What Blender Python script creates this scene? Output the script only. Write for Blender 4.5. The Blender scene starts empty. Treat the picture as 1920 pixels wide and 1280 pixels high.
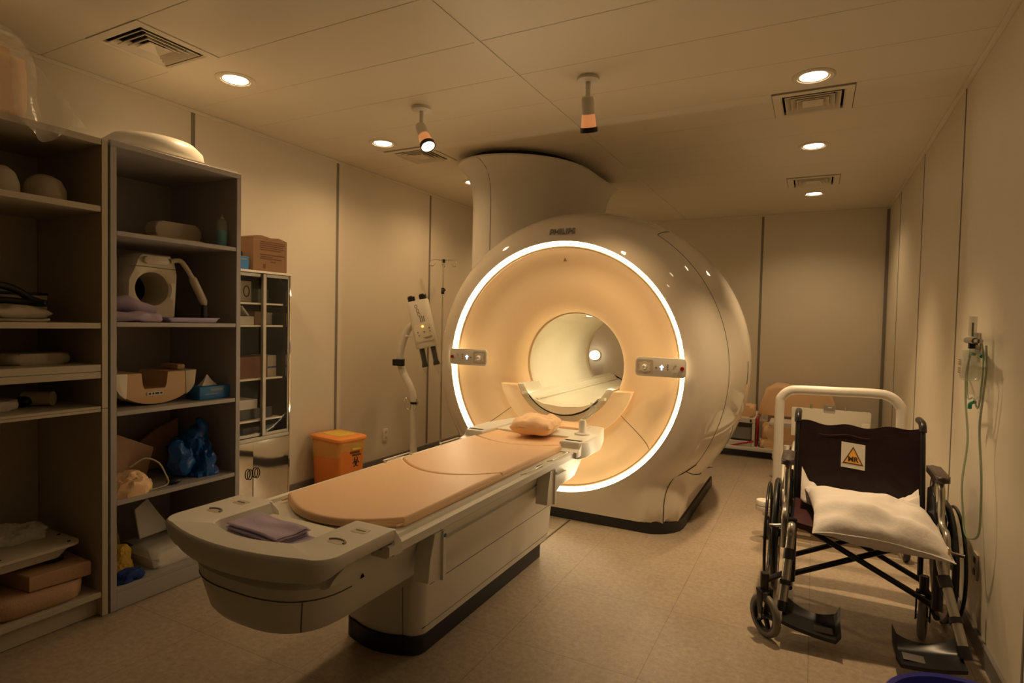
import bpy, bmesh, math, random
from math import sin, cos, pi, sqrt, radians, atan2
from mathutils import Vector, Matrix, noise
random.seed(7)
S = bpy.context.scene
COL = S.collection

# ------------------------------------------------------------------ camera
CAM_F, CAM_YAW, CAM_PITCH, CAM_ROLL, CAM_H = 1093.2, 0.47768812, 0.03224616, 0.02161852, 1.42
def camera_rotation():
    cy, sy, cp, sp, cr, sr = cos(CAM_YAW), sin(CAM_YAW), cos(CAM_PITCH), sin(CAM_PITCH), cos(CAM_ROLL), sin(CAM_ROLL)
    Ry = Matrix(((cy, 0, sy), (0, 1, 0), (-sy, 0, cy)))
    Rx = Matrix(((1, 0, 0), (0, cp, -sp), (0, sp, cp)))
    Rz = Matrix(((cr, -sr, 0), (sr, cr, 0), (0, 0, 1)))
    R = Rz @ Rx @ Ry                       # rows: image right, image down, forward in (width, down, depth)
    def w(v): return Vector((v[0], v[2], -v[1]))
    right, down, fwd = w(R[0]), w(R[1]), w(R[2])
    m = Matrix((right, -down, -fwd)).transposed()
    return m
cd = bpy.data.cameras.new('camera'); cam = bpy.data.objects.new('camera', cd); COL.objects.link(cam)
cd.sensor_width = 36.0; cd.sensor_fit = 'HORIZONTAL'; cd.lens = CAM_F / 1920 * 36.0; cd.clip_start = 0.05
cam.matrix_world = Matrix.Translation((0, 0, CAM_H)) @ camera_rotation().to_4x4()
S.camera = cam

# ------------------------------------------------------------------ world, exposure
w = bpy.data.worlds.new('world'); S.world = w; w.use_nodes = True
w.node_tree.nodes['Background'].inputs[0].default_value = (1.0, 0.72, 0.42, 1)
w.node_tree.nodes['Background'].inputs[1].default_value = 0.0
S.view_settings.view_transform = 'Standard'; S.view_settings.look = 'None'
S.view_settings.gamma = 1.0; S.view_settings.use_curve_mapping = False
S.view_settings.exposure = 0.15

# ------------------------------------------------------------------ room lamps
WARM = (1.0, 0.62, 0.29)
CEIL = 2.78
def spot(name, loc, power, size=2.4, blend=0.6, radius=0.05, color=WARM, target=None):
    l = bpy.data.lights.new(name, 'SPOT'); l.energy = power; l.spot_size = size; l.spot_blend = blend
    l.shadow_soft_size = radius; l.color = color
    o = bpy.data.objects.new(name, l); COL.objects.link(o); o.location = loc
    if target is not None:
        d = Vector(target) - Vector(loc); o.rotation_euler = d.to_track_quat('-Z', 'Y').to_euler()
    return o
LX, RX = -3.0, -0.05
DOWN_Y = [0.95, 2.27, 3.56, 4.90, 6.62]
DOWN = [(LX, y) for y in DOWN_Y] + [(RX, y) for y in DOWN_Y]
P_DOWN = 23
for (x, y) in DOWN:
    k, sz, bl = 1.0, 2.7, 0.8
    if x > -1: k, sz, bl = (6.8, 1.30, 1.0)
    if y > 6: k, sz, bl = (1.35, 2.5, 0.8)
    if y < 1.5: k = 0.06
    if x > -1 and 1.5 < y < 3: k = 0.06
    spot('downlight_lamp', (x, y, CEIL - 0.03), P_DOWN * k, size=sz, blend=bl, radius=0.05, color=(1.0, 0.68, 0.37) if x > -1 else (1.0, 0.635, 0.31))
spot('spotlight_lamp', (-2.21, 3.05, 2.50), 15, size=0.74, blend=1.0, radius=0.03, target=(-1.70, 2.20, 0.65))
spot('spotlight_lamp', (-1.165, 3.15, 2.50), 24, size=1.2, blend=0.8, radius=0.03, target=(-1.35, 3.95, 0.9))
def point(name, loc, power, radius, color):
    l = bpy.data.lights.new(name, 'POINT'); l.energy = power; l.shadow_soft_size = radius; l.color = color
    o = bpy.data.objects.new(name, l); COL.objects.link(o); o.location = loc; return o
RING_EMIT = 24.0

# ------------------------------------------------------------------ materials
MATS = {}
def mat(name, color, rough=0.5, metal=0.0, coat=0.0, bump=0.0, bscale=60.0, var=0.0, vscale=4.0, emit=None, estr=0.0, trans=0.0, alpha=1.0, sheen=0.0, ior=1.45, spec=0.5):
    if name in MATS: return MATS[name]
    m = bpy.data.materials.new(name); m.use_nodes = True; nt = m.node_tree; b = nt.nodes['Principled BSDF']
    b.inputs['Base Color'].default_value = (*color, 1); b.inputs['Roughness'].default_value = rough
    b.inputs['Metallic'].default_value = metal; b.inputs['Coat Weight'].default_value = coat
    b.inputs['Coat Roughness'].default_value = 0.025; b.inputs['IOR'].default_value = ior
    b.inputs['Transmission Weight'].default_value = trans; b.inputs['Alpha'].default_value = alpha
    b.inputs['Sheen Weight'].default_value = sheen; b.inputs['Specular IOR Level'].default_value = spec
    if emit: b.inputs['Emission Color'].default_value = (*emit, 1); b.inputs['Emission Strength'].default_value = estr
    tc = nt.nodes.new('ShaderNodeTexCoord')
    n = nt.nodes.new('ShaderNodeTexNoise'); n.inputs['Scale'].default_value = vscale; n.inputs['Detail'].default_value = 4
    nt.links.new(tc.outputs['Object'], n.inputs['Vector'])
    mx = nt.nodes.new('ShaderNodeMix'); mx.data_type = 'RGBA'; v = max(var, 0.03)
    mx.inputs[6].default_value = (*[c * (1 - v) for c in color], 1); mx.inputs[7].default_value = (*[min(1, c * (1 + v)) for c in color], 1)
    nt.links.new(n.outputs['Fac'], mx.inputs[0]); nt.links.new(mx.outputs[2], b.inputs['Base Color'])
    if bump > 0:
        n2 = nt.nodes.new('ShaderNodeTexNoise'); n2.inputs['Scale'].default_value = bscale; n2.inputs['Detail'].default_value = 3
        nt.links.new(tc.outputs['Object'], n2.inputs['Vector'])
        bp = nt.nodes.new('ShaderNodeBump'); bp.inputs['Strength'].default_value = bump; bp.inputs['Distance'].default_value = 0.01
        nt.links.new(n2.outputs['Fac'], bp.inputs['Height']); nt.links.new(bp.outputs['Normal'], b.inputs['Normal'])
    MATS[name] = m; return m

M_wall = mat('wall_panel_paint', (0.70, 0.64, 0.52), 0.45, bump=0.02, bscale=180, var=0.02)
M_ceil = mat('ceiling_panel_paint', (0.72, 0.66, 0.54), 0.38, bump=0.015, bscale=90, var=0.02)
M_joint = mat('wall_joint', (0.22, 0.20, 0.17), 0.5)
M_steelf = mat('frame_steel', (0.34, 0.31, 0.26), 0.4, metal=0.6)
M_barrel = mat('clear_barrel', (0.6, 0.6, 0.5), 0.1, alpha=0.10)
M_base = mat('baseboard_vinyl', (0.20, 0.18, 0.16), 0.4)
M_white = mat('gloss_shell', (0.76, 0.69, 0.58), 0.55, coat=1.0, var=0.01, spec=0.3)
M_whitep = mat('satin_plastic', (0.76, 0.73, 0.65), 0.38, var=0.01)
M_cream = mat('bore_liner', (0.80, 0.76, 0.62), 0.22, coat=0.3, var=0.01)
M_peach = mat('peach_shell', (0.92, 0.69, 0.42), 0.42, var=0.01)
M_peachf = mat('peach_vinyl', (0.90, 0.60, 0.35), 0.5, bump=0.12, bscale=220, var=0.04)
M_dark = mat('dark_plinth', (0.018, 0.017, 0.018), 0.45)
M_black = mat('black_plastic', (0.012, 0.012, 0.013), 0.35)
M_seam = mat('panel_gap', (0.10, 0.08, 0.055), 0.7)
M_shelf = mat('grey_laminate', (0.42, 0.39, 0.375), 0.42, var=0.02)
M_shelfA = mat('beige_laminate', (0.50, 0.44, 0.34), 0.45, var=0.02)
M_chrome = mat('chrome', (0.72, 0.70, 0.66), 0.14, metal=1.0)
M_steel = mat('mirror_steel', (0.80, 0.78, 0.74), 0.05, metal=1.0, bump=0.05, bscale=3)
M_alu = mat('dull_aluminium', (0.50, 0.48, 0.44), 0.32, metal=0.9)
M_lilac = mat('lilac_cloth', (0.52, 0.43, 0.60), 0.9, bump=0.2, bscale=300, var=0.05)
M_linen = mat('white_cotton', (0.76, 0.71, 0.66), 0.9, bump=0.15, bscale=60, var=0.03)
M_orange = mat('orange_plastic', (0.90, 0.28, 0.05), 0.4, var=0.03)
M_orangel = mat('orange_lid', (0.92, 0.33, 0.07), 0.35, var=0.03)
M_yellow = mat('yellow_label', (0.80, 0.62, 0.10), 0.5, var=0.1, vscale=30)
M_bag = mat('clear_yellow_bag', (0.90, 0.62, 0.18), 0.25, alpha=0.45, bump=0.4, bscale=25)
M_film = mat('clear_film', (0.85, 0.80, 0.68), 0.18, alpha=0.24, bump=0.6, bscale=14)
M_glass = mat('cabinet_glass', (0.10, 0.10, 0.09), 0.02, alpha=0.10)
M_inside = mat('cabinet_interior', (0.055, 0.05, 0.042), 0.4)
M_card = mat('brown_cardboard', (0.25, 0.14, 0.075), 0.85, bump=0.05, var=0.08)
M_cardd = mat('dark_cardboard', (0.20, 0.085, 0.05), 0.85, var=0.08)
M_blue = mat('blue_carton', (0.03, 0.18, 0.46), 0.45, var=0.1)
M_bluebag = mat('blue_film_bag', (0.012, 0.09, 0.34), 0.22, bump=0.8, bscale=24, var=0.25, vscale=9)
M_navy = mat('navy_cloth', (0.012, 0.04, 0.20), 0.85, bump=0.3, bscale=30)
M_yelc = mat('yellow_cloth', (0.58, 0.36, 0.06), 0.9, bump=0.3, bscale=30)
M_ochre = mat('olive_cloth', (0.20, 0.16, 0.05), 0.9, bump=0.3, bscale=30)
M_paper = mat('white_paper', (0.70, 0.66, 0.58), 0.8)
M_foam = mat('tan_foam', (0.50, 0.31, 0.19), 0.85, bump=0.2, bscale=120, var=0.05)
M_foamg = mat('grey_beige_foam', (0.50, 0.43, 0.32), 0.75, bump=0.1, bscale=120, var=0.04)
M_coil = mat('coil_plastic', (0.60, 0.53, 0.41), 0.4, var=0.02)
M_coilt = mat('coil_tan', (0.55, 0.36, 0.18), 0.45, var=0.02)
M_maroon = mat('maroon_vinyl', (0.014, 0.0045, 0.006), 0.42, bump=0.15, bscale=40, var=0.1)
M_maroonl = mat('maroon_seat_edge', (0.06, 0.018, 0.022), 0.4, bump=0.1)
M_rubber = mat('grey_tyre', (0.17, 0.155, 0.135), 0.45)
M_red = mat('red_trim', (0.50, 0.03, 0.05), 0.45)
M_redb = mat('red_button', (0.35, 0.02, 0.01), 0.3)
M_led = mat('display_light', (0.5, 0.6, 0.9), 0.4, emit=(0.55, 0.68, 1.0), estr=1.6)
M_ledo = mat('amber_light', (0.9, 0.3, 0.05), 0.4, emit=(1.0, 0.30, 0.06), estr=4.0)
M_stick = mat('warning_yellow', (0.85, 0.42, 0.06), 0.5)
M_ink = mat('ink', (0.03, 0.025, 0.02), 0.6)
M_inkb = mat('brown_ink', (0.13, 0.055, 0.03), 0.7)
M_inkg = mat('grey_ink', (0.25, 0.24, 0.22), 0.5)
M_inkblue = mat('blue_ink', (0.03, 0.10, 0.35), 0.5)
M_bluebin = mat('blue_bin_plastic', (0.05, 0.05, 0.48), 0.35)
M_greent = mat('green_tube', (0.22, 0.30, 0.17), 0.3, alpha=0.6)
M_clearp = mat('clear_plastic', (0.60, 0.62, 0.50), 0.12, alpha=0.35)
M_greenc = mat('green_clip', (0.01, 0.28, 0.14), 0.4)
M_cyan = mat('blue_liquid', (0.02, 0.45, 0.66), 0.2)
M_bottle = mat('frosted_bottle', (0.50, 0.55, 0.50), 0.3, alpha=0.32)
M_lamp = mat('lamp_glow', (1, 0.9, 0.7), 0.5, emit=(1.0, 0.84, 0.58), estr=9.0)
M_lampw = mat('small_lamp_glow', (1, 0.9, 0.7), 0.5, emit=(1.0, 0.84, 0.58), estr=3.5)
M_lampin = mat('lamp_reflector', (0.9, 0.8, 0.6), 0.25, metal=0.6)
M_ring = mat('ring_light', (1, 0.9, 0.7), 0.5, emit=(1.0, 0.80, 0.50), estr=RING_EMIT)
M_spotg = mat('spotlight_glass', (0.85, 0.40, 0.16), 0.35, emit=(1.0, 0.36, 0.12), estr=0.35)
M_ventd = mat('vent_inside', (0.012, 0.012, 0.012), 0.8)

def floor_material():
    m = bpy.data.materials.new('speckled_vinyl_tile'); m.use_nodes = True; nt = m.node_tree; b = nt.nodes['Principled BSDF']
    N, L = nt.nodes, nt.links
    tc = N.new('ShaderNodeTexCoord')
    n1 = N.new('ShaderNodeTexNoise'); n1.inputs['Scale'].default_value = 38; n1.inputs['Detail'].default_value = 6; n1.inputs['Roughness'].default_value = 0.75
    L.new(tc.outputs['Object'], n1.inputs['Vector'])
    r1 = N.new('ShaderNodeValToRGB'); r1.color_ramp.elements[0].position = 0.30; r1.color_ramp.elements[1].position = 0.72
    r1.color_ramp.elements[0].color = (0.30, 0.235, 0.17, 1); r1.color_ramp.elements[1].color = (0.48, 0.395, 0.295, 1)
    L.new(n1.outputs['Fac'], r1.inputs[0])
    n2 = N.new('ShaderNodeTexNoise'); n2.inputs['Scale'].default_value = 1.6; n2.inputs['Detail'].default_value = 5
    L.new(tc.outputs['Object'], n2.inputs['Vector'])
    mx = N.new('ShaderNodeMix'); mx.data_type = 'RGBA'; mx.blend_type = 'MULTIPLY'; mx.inputs[0].default_value = 0.35
    r2 = N.new('ShaderNodeValToRGB'); r2.color_ramp.elements[0].color = (0.6, 0.58, 0.55, 1); r2.color_ramp.elements[1].color = (1, 1, 1, 1)
    r2.color_ramp.elements[0].position = 0.35; r2.color_ramp.elements[1].position = 0.6
    L.new(n2.outputs['Fac'], r2.inputs[0]); L.new(r1.outputs[0], mx.inputs[6]); L.new(r2.outputs[0], mx.inputs[7])
    # dark flecks
    vo = N.new('ShaderNodeTexVoronoi'); vo.inputs['Scale'].default_value = 9; L.new(tc.outputs['Object'], vo.inputs['Vector'])
    lt = N.new('ShaderNodeMath'); lt.operation = 'LESS_THAN'; lt.inputs[1].default_value = 0.035; L.new(vo.outputs['Distance'], lt.inputs[0])
    # tile joints at 0.61 m
    sep = N.new('ShaderNodeSeparateXYZ'); L.new(tc.outputs['Object'], sep.inputs[0])
    def joint(sock, off, pitch):
        a = N.new('ShaderNodeMath'); a.operation = 'ADD'; a.inputs[1].default_value = off; L.new(sock, a.inputs[0])
        q = N.new('ShaderNodeMath'); q.operation = 'PINGPONG'; q.inputs[1].default_value = pitch / 2; L.new(a.outputs[0], q.inputs[0])
        c = N.new('ShaderNodeMath'); c.operation = 'LESS_THAN'; c.inputs[1].default_value = 0.0016; L.new(q.outputs[0], c.inputs[0]); return c
    jx = joint(sep.outputs[0], 0.585 + 0.61 * 10, 0.61); jy = joint(sep.outputs[1], -2.29 + 0.63 * 10, 0.63)
    mxx = N.new('ShaderNodeMath'); mxx.operation = 'MAXIMUM'; L.new(jx.outputs[0], mxx.inputs[0]); L.new(jy.outputs[0], mxx.inputs[1])
    hf = N.new('ShaderNodeMath'); hf.operation = 'MULTIPLY'; hf.inputs[1].default_value = 0.5; L.new(lt.outputs[0], hf.inputs[0])
    m2 = N.new('ShaderNodeMath'); m2.operation = 'MAXIMUM'; L.new(mxx.outputs[0], m2.inputs[0]); L.new(hf.outputs[0], m2.inputs[1])
    m3 = N.new('ShaderNodeMath'); m3.operation = 'MULTIPLY'; m3.inputs[1].default_value = 0.55; L.new(m2.outputs[0], m3.inputs[0])
    fin = N.new('ShaderNodeMix'); fin.data_type = 'RGBA'; fin.inputs[7].default_value = (0.10, 0.08, 0.055, 1)
    L.new(m3.outputs[0], fin.inputs[0]); L.new(mx.outputs[2], fin.inputs[6]); L.new(fin.outputs[2], b.inputs['Base Color'])
    b.inputs['Roughness'].default_value = 0.42
    bp = N.new('ShaderNodeBump'); bp.inputs['Strength'].default_value = 0.06; bp.inputs['Distance'].default_value = 0.004
    L.new(n1.outputs['Fac'], bp.inputs['Height']); L.new(bp.outputs['Normal'], b.inputs['Normal'])
    return m
M_floor = floor_material()

# ------------------------------------------------------------------ mesh helpers (all collect into one bmesh)
class MB:
    def __init__(s): s.bm = bmesh.new()
    def add(s, verts, faces):
        vs = [s.bm.verts.new(v) for v in verts]
        out = []
        for f in faces:
            try: out.append(s.bm.faces.new([vs[i] for i in f]))
            except ValueError: pass
        return vs, out
    def box(s, x0, x1, y0, y1, z0, z1, bev=0.0, seg=2, rot=None, piv=None):
        v = [(x, y, z) for x in (x0, x1) for y in (y0, y1) for z in (z0, z1)]
        vs, fs = s.add(v, [(0, 1, 3, 2), (4, 6, 7, 5), (0, 4, 5, 1), (2, 3, 7, 6), (0, 2, 6, 4), (1, 5, 7, 3)])
        if bev > 0:
            es = list({e for f in fs for e in f.edges})
            r = bmesh.ops.bevel(s.bm, geom=es, offset=bev, segments=seg, affect='EDGES', profile=0.5)
            vs = list({v for f in r['faces'] for v in f.verts} | {v for v in vs if v.is_valid})
        if rot is not None:
            p = Vector(piv) if piv is not None else Vector(((x0 + x1) / 2, (y0 + y1) / 2, (z0 + z1) / 2))
            bmesh.ops.transform(s.bm, matrix=Matrix.Translation(p) @ rot.to_4x4() @ Matrix.Translation(-p), verts=vs)
        return s
    def rings(s, rs, closed=True, cap0=True, cap1=True):
        n = len(rs[0]); V = [[s.bm.verts.new(p) for p in r] for r in rs]
        for a, b in zip(V[:-1], V[1:]):
            for i in range(n if closed else n - 1):
                j = (i + 1) % n
                try: s.bm.faces.new((a[i], a[j], b[j], b[i]))
                except ValueError: pass
        if closed and cap0: s.bm.faces.new(list(reversed(V[0])))
        if closed and cap1: s.bm.faces.new(V[-1])
        return s
    def tube(s, pts, r, n=12, cap=True, close=False):
        pts = [Vector(p) for p in pts]; N = len(pts)
        rr = r if isinstance(r, (list, tuple)) else [r] * N
        up = Vector((0, 0, 1)); rs = []; prev = None
        for i, p in enumerate(pts):
            if close: t = (pts[(i + 1) % N] - pts[i - 1]).normalized()
            else: t = (pts[min(i + 1, N - 1)] - pts[max(i - 1, 0)]).normalized()
            if prev is None:
                a = t.cross(up)
                if a.length < 1e-3: a = t.cross(Vector((1, 0, 0)))
            else: a = prev - t * prev.dot(t)
            a.normalize(); prev = a; b = t.cross(a)
            rs.append([p + rr[i] * (a * cos(2 * pi * k / n) + b * sin(2 * pi * k / n)) for k in range(n)])
        if close: rs.append(rs[0]); s.rings(rs, cap0=False, cap1=False)
        else: s.rings(rs, cap0=cap, cap1=cap)
        return s
    def cyl(s, a, b, r, r2=None, n=24): return s.tube([a, b], [r, r if r2 is None else r2], n)
    def lathe(s, prof, axis='z', c=(0, 0, 0), n=48, a0=0.0, a1=2 * pi, cap=False):
        """prof: list of (radius, along). rings around axis"""
        full = abs(a1 - a0 - 2 * pi) < 1e-6; k = n if full else n + 1; rs = []
        for (r, h) in prof:
            ring = []
            for i in range(k):
                t = a0 + (a1 - a0) * i / n
                u, v = r * cos(t), r * sin(t)
                if axis == 'z': p = (c[0] + u, c[1] + v, c[2] + h)
                elif axis == 'y': p = (c[0] + u, c[1] + h, c[2] + v)
                else: p = (c[0] + h, c[1] + u, c[2] + v)
                ring.append(p)
            rs.append(ring)
        s.rings(rs, closed=full, cap0=cap, cap1=cap); return s
    def prism(s, poly, z0, z1, bev=0.0, seg=2, mapf=None):
        """poly in (a,b), extruded z0..z1 in c; mapf(a,b,c)->xyz"""
        f = mapf or (lambda a, b, c: (a, b, c))
        n = len(poly)
        v = [f(a, b, z0) for a, b in poly] + [f(a, b, z1) for a, b in poly]
        fc = [tuple(reversed(range(n))), tuple(range(n, 2 * n))] + [(i, (i + 1) % n, n + (i + 1) % n, n + i) for i in range(n)]
        vs, fs = s.add(v, fc)
        if bev > 0 and len(fs) >= 2:
            es = list(set(fs[0].edges) | set(fs[1].edges))
            bmesh.ops.bevel(s.bm, geom=es, offset=bev, segments=seg, affect='EDGES', profile=0.5)
        return s
    def grid(s, nx, ny, f):
        V = [[s.bm.verts.new(f(i / nx, j / ny)) for j in range(ny + 1)] for i in range(nx + 1)]
        for i in range(nx):
            for j in range(ny):
                s.bm.faces.new((V[i][j], V[i + 1][j], V[i + 1][j + 1], V[i][j + 1]))
        return s
    def ball(s, c, rx, ry=None, rz=None, n=20, m=12):
        ry = rx if ry is None else ry; rz = rx if rz is None else rz
        rs = [[(c[0] + rx * sin(pi * j / m) * cos(2 * pi * i / n), c[1] + ry * sin(pi * j / m) * sin(2 * pi * i / n), c[2] - rz * cos(pi * j / m)) for i in range(n)] for j in range(1, m)]
        s.rings(rs); return s
def rrect(x0, x1, y0, y1, r, n=6):
    out = []
    for cx, cy, a in ((x1 - r, y1 - r, 0), (x0 + r, y1 - r, pi / 2), (x0 + r, y0 + r, pi), (x1 - r, y0 + r, 3 * pi / 2)):
        for i in range(n + 1):
            t = a + pi / 2 * i / n; out.append((cx + r * cos(t), cy + r * sin(t)))
    return out
def smooth(pts, k=6, close=False):
    P = [Vector(p) for p in pts]; n = len(P); out = []
    rng = range(n) if close else range(n - 1)
    for i in rng:
        if close: a, b, c, d = P[i - 1], P[i], P[(i + 1) % n], P[(i + 2) % n]
        else: a, b, c, d = P[max(i - 1, 0)], P[i], P[i + 1], P[min(i + 2, n - 1)]
        for j in range(k):
            t = j / k
            out.append(0.5 * ((2 * b) + (c - a) * t + (2 * a - 5 * b + 4 * c - d) * t * t + (3 * b - a - 3 * c + d) * t ** 3))
    if not close: out.append(P[-1])
    return out
def finish(name, bm, m, loc=(0, 0, 0), angle=35, subsurf=0):
    bmesh.ops.recalc_face_normals(bm, faces=bm.faces)
    me = bpy.data.meshes.new(name); bm.to_mesh(me); bm.free()
    for p in me.polygons: p.use_smooth = True
    me.set_sharp_from_angle(angle=radians(angle))
    ms = m if isinstance(m, (list, tuple)) else [m]
    for q in ms: me.materials.append(q)
    o = bpy.data.objects.new(name, me); COL.objects.link(o); o.location = loc
    if subsurf:
        md = o.modifiers.new('subsurf', 'SUBSURF'); md.levels = subsurf; md.render_levels = subsurf
    return o
ORG = {}
def thing(name, label, cat, loc=(0, 0, 0), rot=0.0, group=None):
    o = bpy.data.objects.new(name, None); COL.objects.link(o); o.empty_display_size = 0.1
    o.location = loc; o.rotation_euler = (0, 0, rot); o['label'] = label; o['category'] = cat
    if group: o['group'] = group
    ORG[o.name] = Vector(loc); return o
def part(name, mb, m, parent, world=False, label=None, **k):
    """world=True: the vertices are given in room coordinates"""
    if world:
        r = parent
        while r.parent: r = r.parent
        mt = Matrix.Rotation(-r.rotation_euler.z, 4, 'Z') @ Matrix.Translation(-Vector(r.location))
        bmesh.ops.transform(mb.bm, matrix=mt, verts=mb.bm.verts)
    o = finish(name, mb.bm, m, **k); o.parent = parent
    if label: o['label'] = label
    return o
def single(name, mb, m, label, cat, group=None, loc=None, **k):
    """a thing that is one mesh; vertices in room coordinates, origin moved to its base"""
    xs = [v.co for v in mb.bm.verts]
    c = Vector(((min(v.x for v in xs) + max(v.x for v in xs)) / 2, (min(v.y for v in xs) + max(v.y for v in xs)) / 2, min(v.z for v in xs)))
    bmesh.ops.translate(mb.bm, vec=-c, verts=mb.bm.verts)
    o = finish(name, mb.bm, m, loc=c, **k); o['label'] = label; o['category'] = cat
    if group: o['group'] = group
    return o
def struct(name, mb, m, parent=None, **k):
    o = finish(name, mb.bm, m, **k)
    if parent: o.parent = parent
    else: o['kind'] = 'structure'
    return o
def text_mb(txt, size, depth, matrix, bold=0.0):
    cu = bpy.data.curves.new('t', 'FONT'); cu.body = txt; cu.size = size; cu.extrude = depth; cu.align_x = 'CENTER'; cu.align_y = 'CENTER'; cu.offset = bold
    ob = bpy.data.objects.new('t', cu); COL.objects.link(ob)
    dg = bpy.context.evaluated_depsgraph_get(); me = bpy.data.meshes.new_from_object(ob.evaluated_get(dg))
    mb = MB(); mb.bm.from_mesh(me); bmesh.ops.transform(mb.bm, matrix=matrix, verts=mb.bm.verts)
    bpy.data.objects.remove(ob); bpy.data.curves.remove(cu); bpy.data.meshes.remove(me)
    return mb
def frame(origin, right, up):
    r = Vector(right).normalized(); u = Vector(up).normalized(); n = r.cross(u)
    m = Matrix((r, u, n)).transposed().to_4x4(); m.translation = Vector(origin); return m
def dup(root, loc, rot=None, label=None, group=None):
    r = root.copy(); COL.objects.link(r); r.location = loc
    if rot is not None: r.rotation_euler = (0, 0, rot)
    if label: r['label'] = label
    if group: r['group'] = group
    for ch in list(root.children):
        c = ch.copy(); COL.objects.link(c); c.parent = r
        for g in list(ch.children):
            d = g.copy(); COL.objects.link(d); d.parent = c
    return r
# ================================================================== THE ROOM
XL, XR, YB, YF = -3.69, 0.70, 7.65, -1.60
b = MB(); b.box(XL - 0.1, XR + 0.1, YF - 0.1, YB + 0.1, -0.10, 0.0); struct('floor', b, M_floor)
# ceiling: painted metal panels 0.424 deep in three columns, with open joints; holes are left for vents
VENTS = [(-3.04, 1.83), (-2.94, 3.97), (-0.055, 3.97), (-0.055, 6.10)]
DJ = [-2.98 - 1.49, -2.98, -1.49, XR + 0.02]
PW = 0.424
b = MB()
cols = [(XL, -1.502), (-1.498, XR)]
y = 1.618 - PW * 8
ys = []
while y < YB: ys.append(y); y += PW
for (x0, x1) in cols:
    for y0 in ys:
        y1 = min(y0 + PW, YB); y0c = max(y0, YF)
        if y1 - y0c < 0.02: continue
        cuts = [v for v in VENTS if y0 - 0.05 < v[1] - 0.212 and v[1] + 0.212 < y0 + PW + 0.05 and x0 < v[0] < x1]
        segs = [(x0, x1)]
        for v in cuts:
            segs = [(x0, v[0] - 0.215), (v[0] + 0.215, x1)]
        for (a, c) in segs: b.box(a + 0.0003, c - 0.0003, y0c + 0.0004, y1 - 0.0004, CEIL, CEIL + 0.03, bev=0.0022, seg=1)
b.box(XL, XR, YF, YB, CEIL + 0.12, CEIL + 0.15)
struct('ceiling', b, M_ceil)
def wall(name, a, c):
    b = MB(); b.box(a[0], c[0], a[1], c[1], -0.02, CEIL + 0.1); return struct(name, b, M_wall)
wall('wall_left', (XL - 0.12, YF), (XL, YB)); wall('wall_right', (XR, YF), (XR + 0.12, YB))
wall('wall_back', (XL - 0.12, YB), (XR + 0.12, YB + 0.12)); b = MB(); b.box(XL - 0.12, XR + 0.12, YF - 0.12, YF, -0.02, CEIL + 0.1); struct('wall_front', b, mat('dark_front_wall', (0.16, 0.14, 0.11), 0.6))  # front wall is unseen, coloured dark to cut the light it bounces back
# slim ceiling edge trims
for nm, bx in (('trim_1', (XL, XL + 0.012, YF, YB)), ('trim_2', (XR - 0.022, XR, YF, YB)), ('trim_3', (XL, XR, YB - 0.010, YB))):
    b = MB(); b.box(bx[0], bx[1], bx[2], bx[3], CEIL - 0.022, CEIL - 0.0005, bev=0.002, seg=1); struct(nm, b, M_ceil)
b = MB(); b.box(-1.515, -1.485, YF, YB - 0.012, CEIL - 0.004, CEIL - 0.0005); struct('trim_4', b, M_ceil)
k = 5
for y in (-0.18, 1.14, 2.477, 3.797, 5.162, 6.48):
    b = MB(); b.box(XL - 0.002, XL + 0.004, y - 0.013, y + 0.013, 0.1, CEIL - 0.022); struct('trim_%d' % k, b, M_joint); k += 1
for y in (1.3, 2.66, 4.02, 5.375, 6.72):
    b = MB(); b.box(XR - 0.003, XR + 0.002, y - 0.008, y + 0.008, 0.1, CEIL - 0.022); struct('trim_%d' % k, b, M_joint); k += 1
for x in (-3.25, -1.92, -0.59):
    b = MB(); b.box(x - 0.013, x + 0.013, YB - 0.004, YB + 0.002, 0.1, CEIL - 0.01); struct('trim_%d' % k, b, M_joint); k += 1
b = MB(); b.box(XR - 0.03, XR - 0.001, YB - 0.03, YB - 0.001, 0.1, CEIL - 0.023); struct('trim_%d' % k, b, M_joint)
for nm, bx in (('baseboard_left', (XL, XL + 0.015, YF, YB)), ('baseboard_right', (XR - 0.015, XR, YF, YB)), ('baseboard_back', (XL, XR, YB - 0.015, YB))):
    b = MB(); b.box(bx[0], bx[1], bx[2], bx[3], 0.0, 0.085, bev=0.004, seg=1); struct(nm, b, M_base)

# ------------------------------------------------------------------ ceiling vents (4-way diffusers)
def make_vent(label, x, y):
    t = thing('ceiling_vent', label, 'vent', (x, y, CEIL), group=None)
    h = 0.212
    b = MB()
    def sqr(r, z): return [(-r, -r, z), (r, -r, z), (r, r, z), (-r, r, z)]
    b.rings([sqr(h, 0.012), sqr(h, -0.004), sqr(h - 0.04, -0.006), sqr(h - 0.05, 0.0), sqr(h - 0.05, 0.012)], cap0=False, cap1=False)
    part('frame', b, M_ceil, t, angle=20)
    for r0, z0 in ((0.150, 0.0), (0.118, -0.001), (0.087, -0.002)):
        b = MB(); b.rings([sqr(r0 - 0.030, 0.024), sqr(r0 - 0.002, -0.004 + z0), sqr(r0 - 0.006, -0.006 + z0), sqr(r0 - 0.033, 0.021)], cap0=False, cap1=False)
        part('louvre', b, M_ceil, t, angle=20)
    b = MB(); b.rings([sqr(0.012, 0.018), sqr(0.058, -0.004), sqr(0.054, -0.007), sqr(0.004, 0.012)]); part('centre_cone', b, M_ceil, t, angle=20)
    b = MB(); b.box(-h, h, -h, h, 0.045, 0.05); part('duct_plate', b, M_ventd, t)
    b = MB(); b.rings([sqr(h, 0.012), sqr(h - 0.02, 0.05)], cap0=False, cap1=False); part('duct_side', b, M_ventd, t)
    return t
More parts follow.
